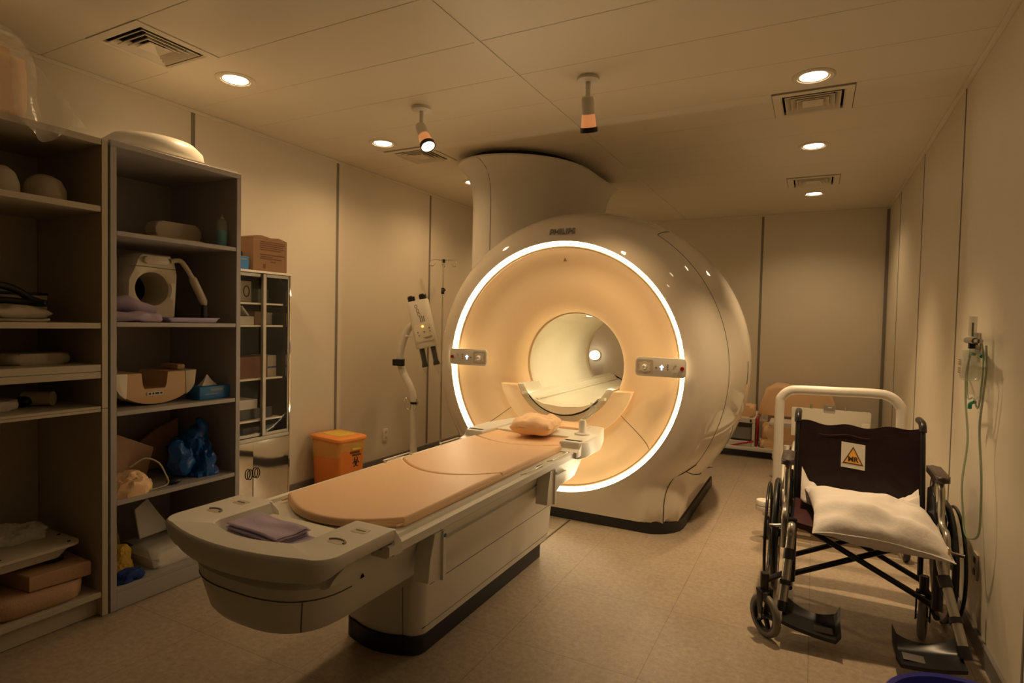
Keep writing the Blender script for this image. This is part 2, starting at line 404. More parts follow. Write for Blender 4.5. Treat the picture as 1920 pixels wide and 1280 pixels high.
v0 = make_vent('square ceiling vent nearest the camera, above the grey shelving', *VENTS[0])
dup(v0, (*VENTS[1], CEIL), label='square ceiling vent beside the ceiling collar of the scanner')
dup(v0, (*VENTS[2], CEIL), label='square ceiling vent between the two nearer right-hand downlights')
dup(v0, (*VENTS[3], CEIL), label='farthest square ceiling vent, near the back wall')

# ------------------------------------------------------------------ recessed downlights; the unseen ones are added to light the room
DL = {(LX, 2.27): 'round recessed downlight nearest the camera on the left, beside the large vent',
      (LX, 3.56): 'round recessed downlight left of the tilted ceiling spotlight',
      (LX, 4.90): 'round recessed downlight peeping past the left edge of the ceiling collar',
      (LX, 6.62): 'round recessed downlight hidden behind the scanner column',
      (LX, 0.95): 'round recessed downlight on the left above the open shelving',
      (RX, 0.95): 'round recessed downlight on the right behind the viewer',
      (RX, 2.27): 'round recessed downlight on the right just out of view',
      (RX, 3.56): 'largest lit downlight on the right, in front of the vent',
      (RX, 4.90): 'middle of the three lit downlights in the right-hand row',
      (RX, 6.62): 'farthest lit downlight in the right-hand row, by the back wall'}
dl0 = None
for (x, y), lab in DL.items():
    if dl0 is None:
        t = thing('downlight', lab, 'ceiling light', (x, y, CEIL)); dl0 = t
        b = MB(); b.lathe([(0.078, -0.0025), (0.080, -0.007), (0.098, -0.009), (0.108, -0.003), (0.108, 0.001)], n=40); part('rim', b, M_ceil, t)
        b = MB(); b.lathe([(0.079, -0.004), (0.074, -0.001), (0.066, -0.0015)], n=40); part('reflector', b, M_lampin, t)
        b = MB(); b.lathe([(0.068, -0.002), (0.04, -0.003), (0.0005, -0.0035)], n=40); part('lens', b, M_lamp, t)
    else: dup(dl0, (x, y, CEIL), label=lab)

# ------------------------------------------------------------------ track spotlights
def spotlight(label, x, y, tilt, az):
    t = thing('ceiling_spotlight', label, 'spotlight', (x, y, CEIL))
    b = MB(); b.lathe([(0.0005, -0.001), (0.062, -0.001), (0.062, -0.018), (0.05, -0.024), (0.0005, -0.024)], n=32); part('mounting_plate', b, M_whitep, t)
    b = MB(); b.cyl((0, 0, -0.024), (0, 0, -0.115), 0.014); b.box(-0.02, 0.02, -0.02, 0.02, -0.15, -0.105, bev=0.004); part('stem', b, M_whitep, t)
    R = Matrix.Rotation(az, 3, 'Z') @ Matrix.Rotation(tilt, 3, 'X')
    P0 = Vector((0, 0, -0.135))
    def tr(p): return P0 + R @ Vector(p)
    def shell(prof, n=24): 
        bb = MB(); bb.lathe(prof, n=n); 
        bmesh.ops.transform(bb.bm, matrix=Matrix.Translation(P0) @ R.to_4x4(), verts=bb.bm.verts); return bb
    part('housing', shell([(0.0005, 0.03), (0.03, 0.03), (0.034, 0.02), (0.036, -0.06)]), M_whitep, t)
    part('glass_sleeve', shell([(0.036, -0.06), (0.043, -0.13), (0.043, -0.135), (0.034, -0.13), (0.0005, -0.11)]), M_spotg, t, label='glowing amber sleeve')
    part('front_ring', shell([(0.044, -0.128), (0.049, -0.132), (0.049, -0.155), (0.042, -0.155), (0.042, -0.13)]), M_black, t, label='black front ring')
    part('lens', shell([(0.042, -0.150), (0.0005, -0.150)]), M_lamp, t)
    return t
spotlight('small ceiling spotlight tilted to the right with its lit face showing', -2.275, 3.07, radians(33), radians(-112))
spotlight('small ceiling spotlight right of the long ceiling joint, pointing away', -1.155, 3.08, radians(24), radians(10))
# ================================================================== MRI SCANNER (local origin: bore axis on the floor, y = distance behind the ring plane)
MX, MY, MZ = -1.64, 3.88, 1.11
mri = thing('mri_scanner', 'large glossy cream MRI scanner with a glowing ring around its round bore', 'medical scanner', (MX, MY, 0))
SP = smooth([(0.0, 0.905, 0), (0.006, 0.925, 0), (0.028, 0.985, 0), (0.07, 1.04, 0), (0.14, 1.095, 0), (0.26, 1.143, 0), (0.42, 1.180, 0), (0.62, 1.208, 0), (0.85, 1.222, 0), (1.05, 1.212, 0), (1.3, 1.16, 0), (1.55, 1.07, 0), (1.75, 0.97, 0), (1.9, 0.86, 0)], 5)
def shell_r(y):
    for a, c in zip(SP[:-1], SP[1:]):
        if a.x <= y <= c.x: return a.y + (c.y - a.y) * (y - a.x) / max(1e-6, c.x - a.x)
    return SP[-1].y
ZB = 0.075
def base_w(y):
    if y < 0.045: return 0.0
    d = y - 0.045; R = 0.26; W0 = 0.885
    if d < R: w_ = W0 - R + sqrt(max(0, R * R - (R - d) ** 2))
    else: w_ = W0
    if y > 1.55: w_ = min(w_, 0.885 - (y - 1.55) * 0.5)
    return w_
def sec(y, n=128, off=0.0):
    r = shell_r(y) + off; bw = base_w(y); out = []
    dz = MZ - ZB
    for i in range(n):
        t = 2 * pi * i / n; sx, cz = sin(t), cos(t)     # t=0 is straight down
        R = r
        if bw > 0 and cz > 0:
            rect = min(bw / max(abs(sx), 1e-6), dz / max(cz, 1e-6))
            # soft union of circle and base
            kk = 0.03; h = max(kk - abs(rect - R), 0) / kk; R = max(R, rect) + h * h * kk * 0.25
        if cz > 0: R = min(R, dz / cz)
        out.append((R * sx, y, MZ - R * cz))
    return out
b = MB()
yl = [0.0, 0.012, 0.03, 0.045, 0.0455, 0.05, 0.06, 0.075, 0.095, 0.12, 0.16, 0.2, 0.25, 0.305, 0.36, 0.45, 0.55, 0.65, 0.75, 0.85, 0.95, 1.05, 1.18, 1.3, 1.42, 1.55, 1.65, 1.75, 1.83, 1.9]
b.rings([sec(y) for y in yl], cap0=False, cap1=False)
shell = part('outer_shell', b, M_white, mri, angle=50)
# plinth following the base plan
def plan(inset):
    pts = []
    ysm = [0.046, 0.05, 0.06, 0.08, 0.11, 0.16, 0.22, 0.30, 0.45, 0.9, 1.3, 1.55, 1.75, 1.9]
    for y in ysm: pts.append((base_w(y) - inset if base_w(y) > inset else 0.02, y))
    return pts
pr = plan(0.012); poly = [(x, y) for x, y in pr] + [(-x, y) for x, y in reversed(pr)]
poly = [(x, min(max(y, 0.055), 1.89)) for x, y in poly]
b = MB(); b.prism(poly, 0.001, ZB + 0.004); part('plinth', b, M_dark, mri, label='dark plinth')
# ring light: a slightly proud luminous annulus
b = MB(); b.lathe([(0.900, 0.001), (0.892, 0.006), (0.880, 0.018), (0.873, 0.030)], axis='y', c=(0, 0, MZ), n=160)
part('ring_light', b, M_ring, mri, label='glowing white light ring')
b = MB(); b.lathe([(0.873, 0.030), (0.869, 0.028), (0.864, 0.030), (0.859, 0.040)], axis='y', c=(0, 0, MZ), n=160); part('ring_inner_trim', b, M_coilt, mri)
b = MB(); b.lathe([(0.906, 0.0), (0.903, -0.003), (0.900, 0.0015)], axis='y', c=(0, 0, MZ), n=160); part('ring_outer_trim', b, M_whitep, mri)
# funnel (upper and lower panels) and bore
FP = smooth([(0.857, 0.038, 0), (0.82, 0.085, 0), (0.76, 0.122, 0), (0.68, 0.146, 0), (0.60, 0.160, 0), (0.52, 0.185, 0), (0.46, 0.215, 0), (0.425, 0.255, 0), (0.405, 0.31, 0), (0.398, 0.37, 0)], 5)
FPp = [(p.x, p.y) for p in FP]
def fun_y(r):
    for a, c in zip(FP[:-1], FP[1:]):
        if c.x <= r <= a.x: return a.y + (c.y - a.y) * (a.x - r) / max(1e-6, a.x - c.x)
    return FP[0].y if r > FP[0].x else FP[-1].y
A0, A1 = radians(-38), radians(218)
b = MB(); b.lathe(FPp, axis='y', c=(0, 0, MZ), n=120, a0=A0 + 0.003, a1=A1 - 0.003); part('upper_funnel', b, M_peach, mri, label='peach funnel around the bore', angle=60)
b = MB(); b.lathe(FPp, axis='y', c=(0, 0, MZ), n=60, a0=A1 - 2 * pi + 0.003, a1=A0 - 0.003); part('lower_funnel', b, M_peach, mri, angle=60)
b = MB(); b.lathe([(r, y + 0.006) for r, y in FPp], axis='y', c=(0, 0, MZ), n=120); part('funnel_backing', b, M_seam, mri, angle=60)
BL = 1.86
b = MB(); b.lathe([(0.398, 0.37), (0.392, 0.38), (0.385, 0.42), (0.385, BL - 0.18), (0.40, BL - 0.08), (0.46, BL - 0.01), (0.60, BL + 0.03), (0.86, BL + 0.04)], axis='y', c=(0, 0, MZ), n=96)
part('bore', b, M_cream, mri, label='cream tube running through the scanner', angle=60)
b = MB(); b.lathe([(0.3835, BL - 0.20), (0.380, BL - 0.196), (0.3835, BL - 0.19)], axis='y', c=(0, 0, MZ), n=96); part('bore_end_trim', b, M_coilt, mri)
b = MB(); b.lathe([(0.3975, 0.350), (0.3985, 0.3655), (0.3925, 0.372)], axis='y', c=(0, 0, MZ), n=96); part('bore_lip', b, M_coilt, mri)
# crescent saddle under the bore
def arc(r, a, c, n=28): return [(r * cos(a + (c - a) * i / n), MZ + r * sin(a + (c - a) * i / n)) for i in range(n + 1)]
xz = lambda a, c, y: (a, y, c)
a_, c_ = radians(180 + 17), radians(360 - 17)
po = [(p[0], p[1]) for p in arc(0.548, a_, c_)] + [(p[0], p[1]) for p in reversed(arc(0.415, radians(180 + 23.5), radians(360 - 23.5)))]
b = MB(); b.prism(po, 0.125, 0.33, bev=0.008, mapf=xz); part('saddle', b, M_peach, mri, label='peach crescent under the bore', angle=50)
po = arc(0.413, radians(180 + 22), radians(360 - 22)) + list(reversed(arc(0.365, radians(180 + 25), radians(360 - 25))))
b = MB(); b.prism(po, 0.135, 0.42, bev=0.004, mapf=xz); part('bed_guide', b, M_cream, mri, label='cream bed guide', angle=50)
# couch top resting inside the bore
def couch(y, dz=0.0, hw=0.335):
    top = [(-hw, MZ - 0.215), (-hw + 0.03, MZ - 0.218), (-0.24, MZ - 0.262), (-0.15, MZ - 0.293), (0, MZ - 0.305), (0.15, MZ - 0.293), (0.24, MZ - 0.262), (hw - 0.03, MZ - 0.218), (hw, MZ - 0.215)]
    bot = [(hw, MZ - 0.235)] + [(0.35 * cos(t), MZ + 0.352 * sin(t) - 0.01) for t in [radians(-38 - i * 13) for i in range(9)]] + [(-hw, MZ - 0.235)]
    return [(x, y, z) for x, z in top] + [(x, y, z) for x, z in bot[0:-1]] + [(-hw, y, MZ - 0.235)]
b = MB(); b.rings([couch(0.115, hw=0.325), couch(0.125), couch(1.0), couch(2.25)]); part('bore_couch', b, M_cream, mri, label='shallow cream couch sliding through the bore', angle=40)
for sx in (-1, 1):
    b = MB(); b.box(sx * 0.22 - 0.012, sx * 0.22 + 0.012, 0.15, 2.2, MZ - 0.272, MZ - 0.258, bev=0.004); part('couch_rail', b, M_cream, mri)
b = MB(); b.tube([(0.357 * cos(t), 0.122, MZ - 0.012 + 0.357 * sin(t)) for t in [radians(-140 + i * 100 / 24) for i in range(25)]], 0.0045, 8); part('gap_seal', b, M_black, mri, label='thin black gap under the couch')
# surface curves lying on the shell: cover seams
def on_shell(y, t, off=0.0):
    r = shell_r(y) + off; bw = base_w(y); cz, sx = cos(t), sin(t); R = r
    if bw > 0 and cz > 0:
        rect = min(bw / max(abs(sx), 1e-6), (MZ - ZB) / max(cz, 1e-6)) + off; R = max(R, rect)
    if cz > 0: R = min(R, (MZ - ZB) / cz)
    return Vector((R * sx, y, MZ - R * cz))
def seam(pts, r=0.0022, name='cover_seam', m=M_seam):
    b = MB(); b.tube(pts, r, 6); return part(name, b, m, mri)
YS = 0.26
seam([on_shell(YS, radians(a)) for a in range(56, 147, 2)])
seam([on_shell(YS, radians(a)) for a in range(214, 305, 2)])
for sg in (1, -1):
    # short line across the top end of the side cover, then the seam down the base corner
    seam([on_shell(YS + 0.004 * i * i, sg * radians(146 + 0.2 * i)) for i in range(10)], r=0.003)
    xs = 0.80
    pts = [on_shell(y_, sg * radians(t_), 0.003) for y_, t_ in ((YS, 56), (0.22, 53.8), (0.18, 51.5), (0.14, 49), (0.11, 46), (0.095, 43), (0.09, 40.5), (0.09, 38.5), (0.09, 37))]
    seam(smooth(pts, 3), r=0.0032)
    seam(smooth([on_shell(y_, sg * radians(t_), 0.003) for y_, t_ in ((0.195, 52.6), (0.30, 51.6), (0.45, 50.4), (0.65, 49.2), (1.0, 47), (1.45, 44))], 4), r=0.003)
    # small vertical latch slot on the side cover
    b = MB(); b.tube([on_shell(0.72, sg * radians(88 + i), 0.0) for i in (-3, -1, 1, 3, 5)], 0.004, 6); part('latch_slot', b, M_inkg, mri)
# funnel panel gaps around the saddle
# control panels
def panel(cx, sgn):
    w_, h_ = 0.165, 0.062
    t = finish('control_panel', (lambda q: (q.prism(rrect(-w_, w_, -h_, h_, 0.022), -0.045, -0.028, bev=0.004, mapf=lambda a, c, y: (cx + a, y, 1.148 + c)), q)[1])(MB()).bm, M_whitep); t.parent = mri
    t['label'] = 'slim control panel with buttons'
    def at(u, v): return (cx + sgn * u * w_, -0.045, 1.148 + v * h_)
    def disc(u, v, r, m, name, d=0.004):
        p = at(u, v); q = MB(); q.cyl((p[0], p[1] + 0.001, p[2]), (p[0], p[1] - d, p[2]), r, n=20); part(name, q, m, t)
    disc(0.86, -0.03, 0.0125, M_redb, 'stop_button', 0.009)
    for v in (0.32, -0.38): disc(0.60, v, 0.007, M_whitep, 'button')
    for u in (-0.82, -0.42):
        for v in (0.36, -0.36): disc(u, v, 0.007, M_whitep, 'button')
    for v in (0.3, 0.05, -0.2): disc(0.30, v, 0.0045, M_inkg, 'button', 0.002)
    disc(-0.16, -0.04, 0.006, M_inkg, 'button', 0.002)
    p = at(-0.62, 0); q = MB(); q.lathe([(0.0005, -0.03), (0.010, -0.03), (0.014, -0.024), (0.012, -0.01), (0.020, 0.0)], axis='y', c=(p[0], p[1], p[2]), n=20); part('joystick', q, M_whitep, t)
    p = at(-0.62, 0); q = MB(); q.lathe([(0.020, -0.0015), (0.034, -0.003), (0.036, 0.0)], axis='y', c=(p[0], p[1], p[2]), n=28); part('joystick_collar', q, M_whitep, t)
    p = at(0.06, -0.02); q = MB(); q.box(p[0] - 0.005, p[0] + 0.005, -0.048, -0.0445, p[2] - 0.017, p[2] + 0.017, bev=0.001); q.box(p[0] - 0.014, p[0] + 0.014, -0.0478, -0.0445, p[2] + 0.001, p[2] + 0.008, bev=0.001)
    part('status_display', q, M_led, t, label='small bluish lit display')
    q = MB(); q.prism(rrect(-0.055, 0.055, -0.048, 0.048, 0.012), -0.0465, -0.0445, mapf=lambda a, c, y: (at(-0.62, 0)[0] + a, y, 1.148 + c)); part('keypad', q, M_coil, t)
    q = MB(); q.box(cx + sgn * w_ * 0.55 - 0.05, cx + sgn * w_ * 0.55 + 0.05, -0.029, 0.03, 1.10, 1.19, bev=0.006); part('bracket', q, M_whitep, t)
panel(0.752, 1); panel(-0.725, -1)
# lettering on the shell above the ring
p0 = on_shell(0.020, pi, 0.004); p0.x = 0.01; p0.y -= 0.004; nrm = (on_shell(0.034, pi) - on_shell(0.010, pi))
mt = frame(p0, (1, 0, 0), nrm.normalized())
b = text_mb('PHILIPS', 0.062, 0.003, mt, bold=0.0012); part('lettering', b, M_inkg, mri, label='silver-grey brand lettering')
# warning triangle at the top of the funnel
rr = 0.78
p0 = Vector((0, fun_y(rr) - 0.004, MZ + rr)); b = MB(); b.add([(-0.014, p0.y, p0.z - 0.012), (0.014, p0.y, p0.z - 0.012), (0, p0.y - 0.004, p0.z + 0.014)], [(0, 1, 2)]); bmesh.ops.solidify(b.bm, geom=b.bm.faces[:], thickness=0.001); part('laser_warning_mark', b, M_coilt, mri)
# label near the foot of the front face
b = MB(); b.box(0.30, 0.375, 0.0385, 0.0445, 0.138, 0.146); part('rating_print', b, M_inkg, mri)
b = MB(); b.add([(0.43, 0.0415, 0.133), (0.446, 0.0415, 0.133), (0.438, 0.0415, 0.147)], [(0, 1, 2)]); bmesh.ops.solidify(b.bm, geom=b.bm.faces[:], thickness=0.002); part('rating_symbol', b, M_stick, mri)
# ------------------------------------------------------------------ service column up to the ceiling, with its flared collar
def colplan(e, y1=1.60, n=16):
    cx, out = -0.72, []
    xl, xr, yf = -0.99 - e, -0.215 + e, 0.215 - e * 1.1
    ryl, ryr = 0.30 + e, 0.62 + e
    for i in range(n + 1):
        t = pi + pi / 2 * i / n; out.append((cx + (cx - xl) * cos(t), yf + ryl + ryl * sin(t)))
    for i in range(1, n + 1):
        t = 3 * pi / 2 + pi / 2 * i / n; out.append((cx + (xr - cx) * cos(t), yf + ryr + ryr * sin(t)))
    out.append((xr, y1)); out.append((xl, y1)); return out
def colsec(e, z): return [(x, y, z) for x, y in colplan(e)]
b = MB(); b.rings([colsec(0, 1.5), colsec(0, 2.40), colsec(0.008, 2.50), colsec(0.03, 2.59), colsec(0.06, 2.65), colsec(0.105, 2.70), colsec(0.125, 2.712), colsec(0.125, 2.725), colsec(0.10, 2.73)], cap0=False)
column = part('service_column', b, M_whitep, mri, label='column with flared collar under the ceiling', angle=50)
b = MB(); b.rings([colsec(0.03, 2.725), colsec(0.03, CEIL - 0.003)]); part('collar_shadow_gap', b, M_dark, column)
def colpt(xx, e, z):
    pl = colplan(e)
    for a, c in zip(pl[:-1], pl[1:]):
        if a[0] <= xx <= c[0] and c[0] > a[0]: return Vector((xx, a[1] + (c[1] - a[1]) * (xx - a[0]) / (c[0] - a[0]) - 0.0005, z))
    return Vector((xx, 0.225, z))
pts = [colpt(-0.70, 0, z) for z in (1.9, 2.1, 2.3, 2.40)] + [colpt(-0.70, 0.008, 2.50), colpt(-0.705, 0.03, 2.59), colpt(-0.715, 0.06, 2.65), colpt(-0.74, 0.105, 2.70), colpt(-0.76, 0.125, 2.712)]
b = MB(); b.tube(smooth(pts, 4), 0.0022, 6); part('column_seam', b, M_seam, column)

# lamps that belong to the scanner: light strips in the roof of the bore
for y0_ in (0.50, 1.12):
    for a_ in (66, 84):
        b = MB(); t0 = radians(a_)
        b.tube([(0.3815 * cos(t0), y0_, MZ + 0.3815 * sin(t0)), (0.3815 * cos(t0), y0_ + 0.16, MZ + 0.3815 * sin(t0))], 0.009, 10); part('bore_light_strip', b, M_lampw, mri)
spot('bore_lamp', (MX, MY + 0.55, MZ + 0.30), 9.0, size=2.9, blend=1.0, radius=0.05, color=(1.0, 0.80, 0.50), target=(MX, MY + 0.8, MZ - 0.3))
spot('bore_lamp', (MX, MY + 1.25, MZ + 0.30), 9.0, size=2.9, blend=1.0, radius=0.05, color=(1.0, 0.80, 0.50), target=(MX, MY + 1.2, MZ - 0.3))

# ================================================================== PATIENT TABLE (local origin under the bore axis, y = room y)
TX = -1.64
tab = thing('patient_table', 'long white patient table with peach pads standing in front of the scanner', 'scanner table', (TX, 2.5, 0))
def tp(name, mb, m, **k): return part(name, mb, m, tab, world=True, **k)
def mapx(a, c, z): return (TX + a, c, z)
def pedplan(hw, y0, y1, bulge=0.03, r=0.07):
    pts = []
    n = 8
    for i in range(n + 1):  # front left corner
        t = pi + pi / 2 * i / n; pts.append((-hw + r + r * cos(t), y0 + r + r * sin(t)))
    for i in range(1, 8):
        u = i / 8; pts.append((-hw + r + (2 * hw - 2 * r) * u, y0 - bulge * 4 * u * (1 - u)))
    for i in range(n + 1):
        t = 3 * pi / 2 + pi / 2 * i / n; pts.append((hw - r + r * cos(t), y0 + r + r * sin(t)))
    pts += [(hw, y1), (-hw, y1)]; return pts
b = MB(); b.prism(pedplan(0.205, 1.955, 3.20), 0.001, 0.082, mapf=mapx, bev=0.003); tp('plinth', b, M_dark, label='black plinth')
def ring3(pl, z): return [(TX + x, y, z) for x, y in pl]
b = MB(); b.rings([ring3(pedplan(0.205, 1.965, 3.285), 0.083), ring3(pedplan(0.208, 1.955, 3.29), 0.10), ring3(pedplan(0.212, 1.95, 3.30), 0.12), ring3(pedplan(0.226, 1.94, 3.305), 0.30), ring3(pedplan(0.244, 1.925, 3.31), 0.36), ring3(pedplan(0.272, 1.90, 3.32), 0.41), ring3(pedplan(0.308, 1.87, 3.33), 0.47), ring3(pedplan(0.314, 1.86, 3.33), 0.52)]); ped = tp('pedestal', b, M_whitep, angle=40)
b = MB(); b.box(TX + 0.2095, TX + 0.2125, 1.99, 3.29, 0.118, 0.1205); b.box(TX + 0.2240, TX + 0.2275, 2.02, 3.30, 0.300, 0.303)
part('pedestal_seam', b, M_seam, ped, world=True)
b = MB(); b.tube([(TX + 0.148, 1.9425, 0.10), (TX + 0.153, 1.931, 0.2), (TX + 0.157, 1.924, 0.31)], 0.0018, 6); part('pedestal_seam', b, M_seam, ped, world=True)
# main beam: flat bottom, rounded foot end
def beamplan(hw, y0, y1, d=0.22):
    pts = [(-hw, y1), (-hw, y0 + d)]
    for i in range(1, 24):
        t = pi + pi * i / 24; c, s_ = cos(t), sin(t)
        pts.append((hw * (abs(c) ** 0.75) * (1 if c > 0 else -1), y0 + d - d * (abs(s_) ** 0.75)))
    pts += [(hw, y0 + d), (hw, y1)]; return pts
b = MB(); b.rings([ring3(beamplan(0.235, 1.30, 3.50), 0.405), ring3(beamplan(0.255, 1.275, 3.55), 0.408), ring3(beamplan(0.272, 1.26, 3.58), 0.43), ring3(beamplan(0.304, 1.24, 3.62), 0.53), ring3(beamplan(0.316, 1.235, 3.66), 0.575), ring3(beamplan(0.30, 1.25, 3.66), 0.590)])
beam = tp('beam', b, M_whitep, angle=40)
b = MB()
pl = beamplan(0.3065, 1.2385, 3.3)
b.tube([(TX + x, y, 0.535 + 0.0 * x) for x, y in pl[1:-1] if y < 1.46], 0.0018, 6)
def bq(hw, y0):
    t = pi + pi * 18.6 / 24; return (TX + hw * abs(cos(t)) ** 0.75, y0 + 0.22 - 0.22 * abs(sin(t)) ** 0.75)
b.tube([(*bq(0.258, 1.272), 0.412), (*bq(0.273, 1.26), 0.43), (*bq(0.305, 1.24), 0.53)], 0.0018, 6)
part('beam_seam', b, M_seam, beam, world=True)
# raised side cheeks between the beam and the rail, with a swept front edge
for sg in (-1, 1):
    po = [(1.33, 0.574), (1.36, 0.583), (1.39, 0.600), (1.415, 0.622), (1.45, 0.640), (1.52, 0.645), (3.30, 0.645), (3.62, 0.645), (3.60, 0.57), (1.42, 0.565)]
    b = MB(); b.prism(po, 0.262, 0.3165, bev=0.006, seg=3, mapf=lambda a, c, x: (TX + sg * x, a, c)); part('side_cheek', b, M_whitep, beam, world=True, angle=50)
b = MB(); b.box(TX - 0.27, TX + 0.27, 1.56, 3.55, 0.55, 0.64, bev=0.005); part('beam_top', b, M_whitep, beam, world=True)
# table top with side gutters
def topsec(y, hw=0.395):
    z0 = 0.612
    return [(TX + x, y, z) for x, z in [(-hw, 0.652), (-hw + 0.012, 0.657), (-hw + 0.028, 0.652), (-hw + 0.034, 0.638), (-hw + 0.06, 0.636), (-hw + 0.066, 0.648), (-0.29, 0.650), (-0.15, 0.640), (0, 0.636), (0.15, 0.640), (0.29, 0.650), (hw - 0.066, 0.648), (hw - 0.06, 0.636), (hw - 0.034, 0.638), (hw - 0.028, 0.652), (hw - 0.012, 0.657), (hw, 0.652), (hw, z0 + 0.01), (hw - 0.012, z0), (-hw + 0.012, z0), (-hw, z0 + 0.01)]]
b = MB(); b.rings([topsec(1.54), topsec(2.2), topsec(3.20), topsec(3.50, 0.385)]); top = tp('table_top', b, M_whitep, angle=30)
# foot tray: a rounded frame around a sunken floor
def trayplan(hw, y0, y1, r, bow, n=10):
    pts = [(hw, y1)]
    pts2 = []
    for i in range(n + 1):
        t = -pi / 2 * i / n; pts2.append((hw - r + r * cos(t), y0 + r + r * sin(t)))
    mid = [(hw - r - (2 * hw - 2 * r) * i / 12, y0 - bow * 4 * (i / 12) * (1 - i / 12)) for i in range(1, 12)]
    l = [(-x, y) for x, y in reversed(pts2)]
    return pts + pts2 + mid + l + [(-hw, y1)]
def sides(pl):
    a, z_ = pl[0], pl[-1]; n = 6
    return [(a[0], a[1] + (pl[1][1] - a[1]) * i / n) for i in range(n)] + pl[1:-1] + [(z_[0], pl[-2][1] + (z_[1] - pl[-2][1]) * i / n) for i in range(1, n + 1)]
OUT = trayplan(0.395, 1.235, 1.565, 0.075, 0.055)
INN = trayplan(0.205, 1.305, 1.565, 0.05, 0.030)
def lift(y, z):
    k = min(1, max(0, (y - 1.17) / 0.24)); k = k * k * (3 - 2 * k)
    return z + (0.662 - z) * k if z < 0.662 else z
OUT, INN = sides(OUT), sides(INN)
def st(pl, sx, dy, z): return [(TX + x * sx, y if y > 1.56 else 1.4 + (y - 1.4) * dy, lift(y, z)) for x, y in pl]
b = MB()
o_rs = [st(OUT, 0.60, 0.70, 0.612), st(OUT, 0.88, 0.84, 0.607), st(OUT, 0.94, 0.91, 0.614), st(OUT, 0.975, 0.96, 0.640), st(OUT, 0.995, 0.99, 0.672), st(OUT, 1.0, 1.0, 0.690), st(OUT, 0.997, 0.99, 0.700), st(OUT, 0.985, 0.965, 0.705)]
i_rs = [st(INN, 1.06, 1.05, 0.705), st(INN, 1.02, 1.02, 0.700), st(INN, 1.0, 1.0, 0.680), st(INN, 0.96, 0.96, 0.660), st(INN, 0.92, 0.93, 0.6545)]
RS = o_rs + i_rs
b.rings(RS, closed=False)
b.bm.faces.new([b.bm.verts.new(p) for p in RS[-1]])
nr = len(RS[0])
for k_ in (0, nr - 1): b.bm.faces.new([b.bm.verts.new((r[k_][0], 1.565, r[k_][2])) for r in RS])
bmesh.ops.remove_doubles(b.bm, verts=b.bm.verts, dist=0.0002)
tray = tp('foot_tray', b, M_whitep, angle=40, label='rounded foot-end tray frame')
for sg in (-1, 1):
    for (yy, hh) in ((1.39, 0.028), (1.505, 0.024)):
        b = MB()
        if yy < 1.45:
            pts = [(TX + sg * 0.30 + 0.034 * cos(t), yy + 0.020 * sin(t), 0.7056) for t in [pi * i / 10 - (0.2 if sg > 0 else 0.2) for i in range(11)]]
            b.tube(pts, 0.0045, 6); part('hand_recess', b, M_inkg, tray, world=True)
            b = MB(); b.prism(rrect(-0.032, 0.032, -0.014, 0.016, 0.013), 0.7045, 0.7056, mapf=lambda a, c, z: (TX + sg * 0.30 + a, yy + c, z)); part('hand_recess', b, M_coil, tray, world=True)
        else:
            b.prism(rrect(-0.03, 0.03, -0.020, 0.020, 0.006), 0.7045, 0.7058, mapf=lambda a, c, z: (TX + sg * 0.30 + a, yy + c, z)); part('socket_cover', b, M_coil, tray, world=True)
            b = MB(); b.prism(rrect(-0.02, 0.02, -0.003, 0.003, 0.0025), 0.7058, 0.7075, mapf=lambda a, c, z: (TX + sg * 0.30 + a, yy + c, z)); part('socket_cover_bar', b, M_inkg, tray, world=True)
# end blocks stepping down onto the gutters
for sg in (-1, 1):
    b = MB(); b.prism([(1.566, 0.612), (1.566, 0.7045), (1.578, 0.704), (1.598, 0.657), (1.615, 0.640), (1.615, 0.612)], 0.21, 0.3945, bev=0.006, mapf=lambda a, c, x: (TX + sg * x, a, c)); part('end_block', b, M_whitep, tray, world=True, angle=40)
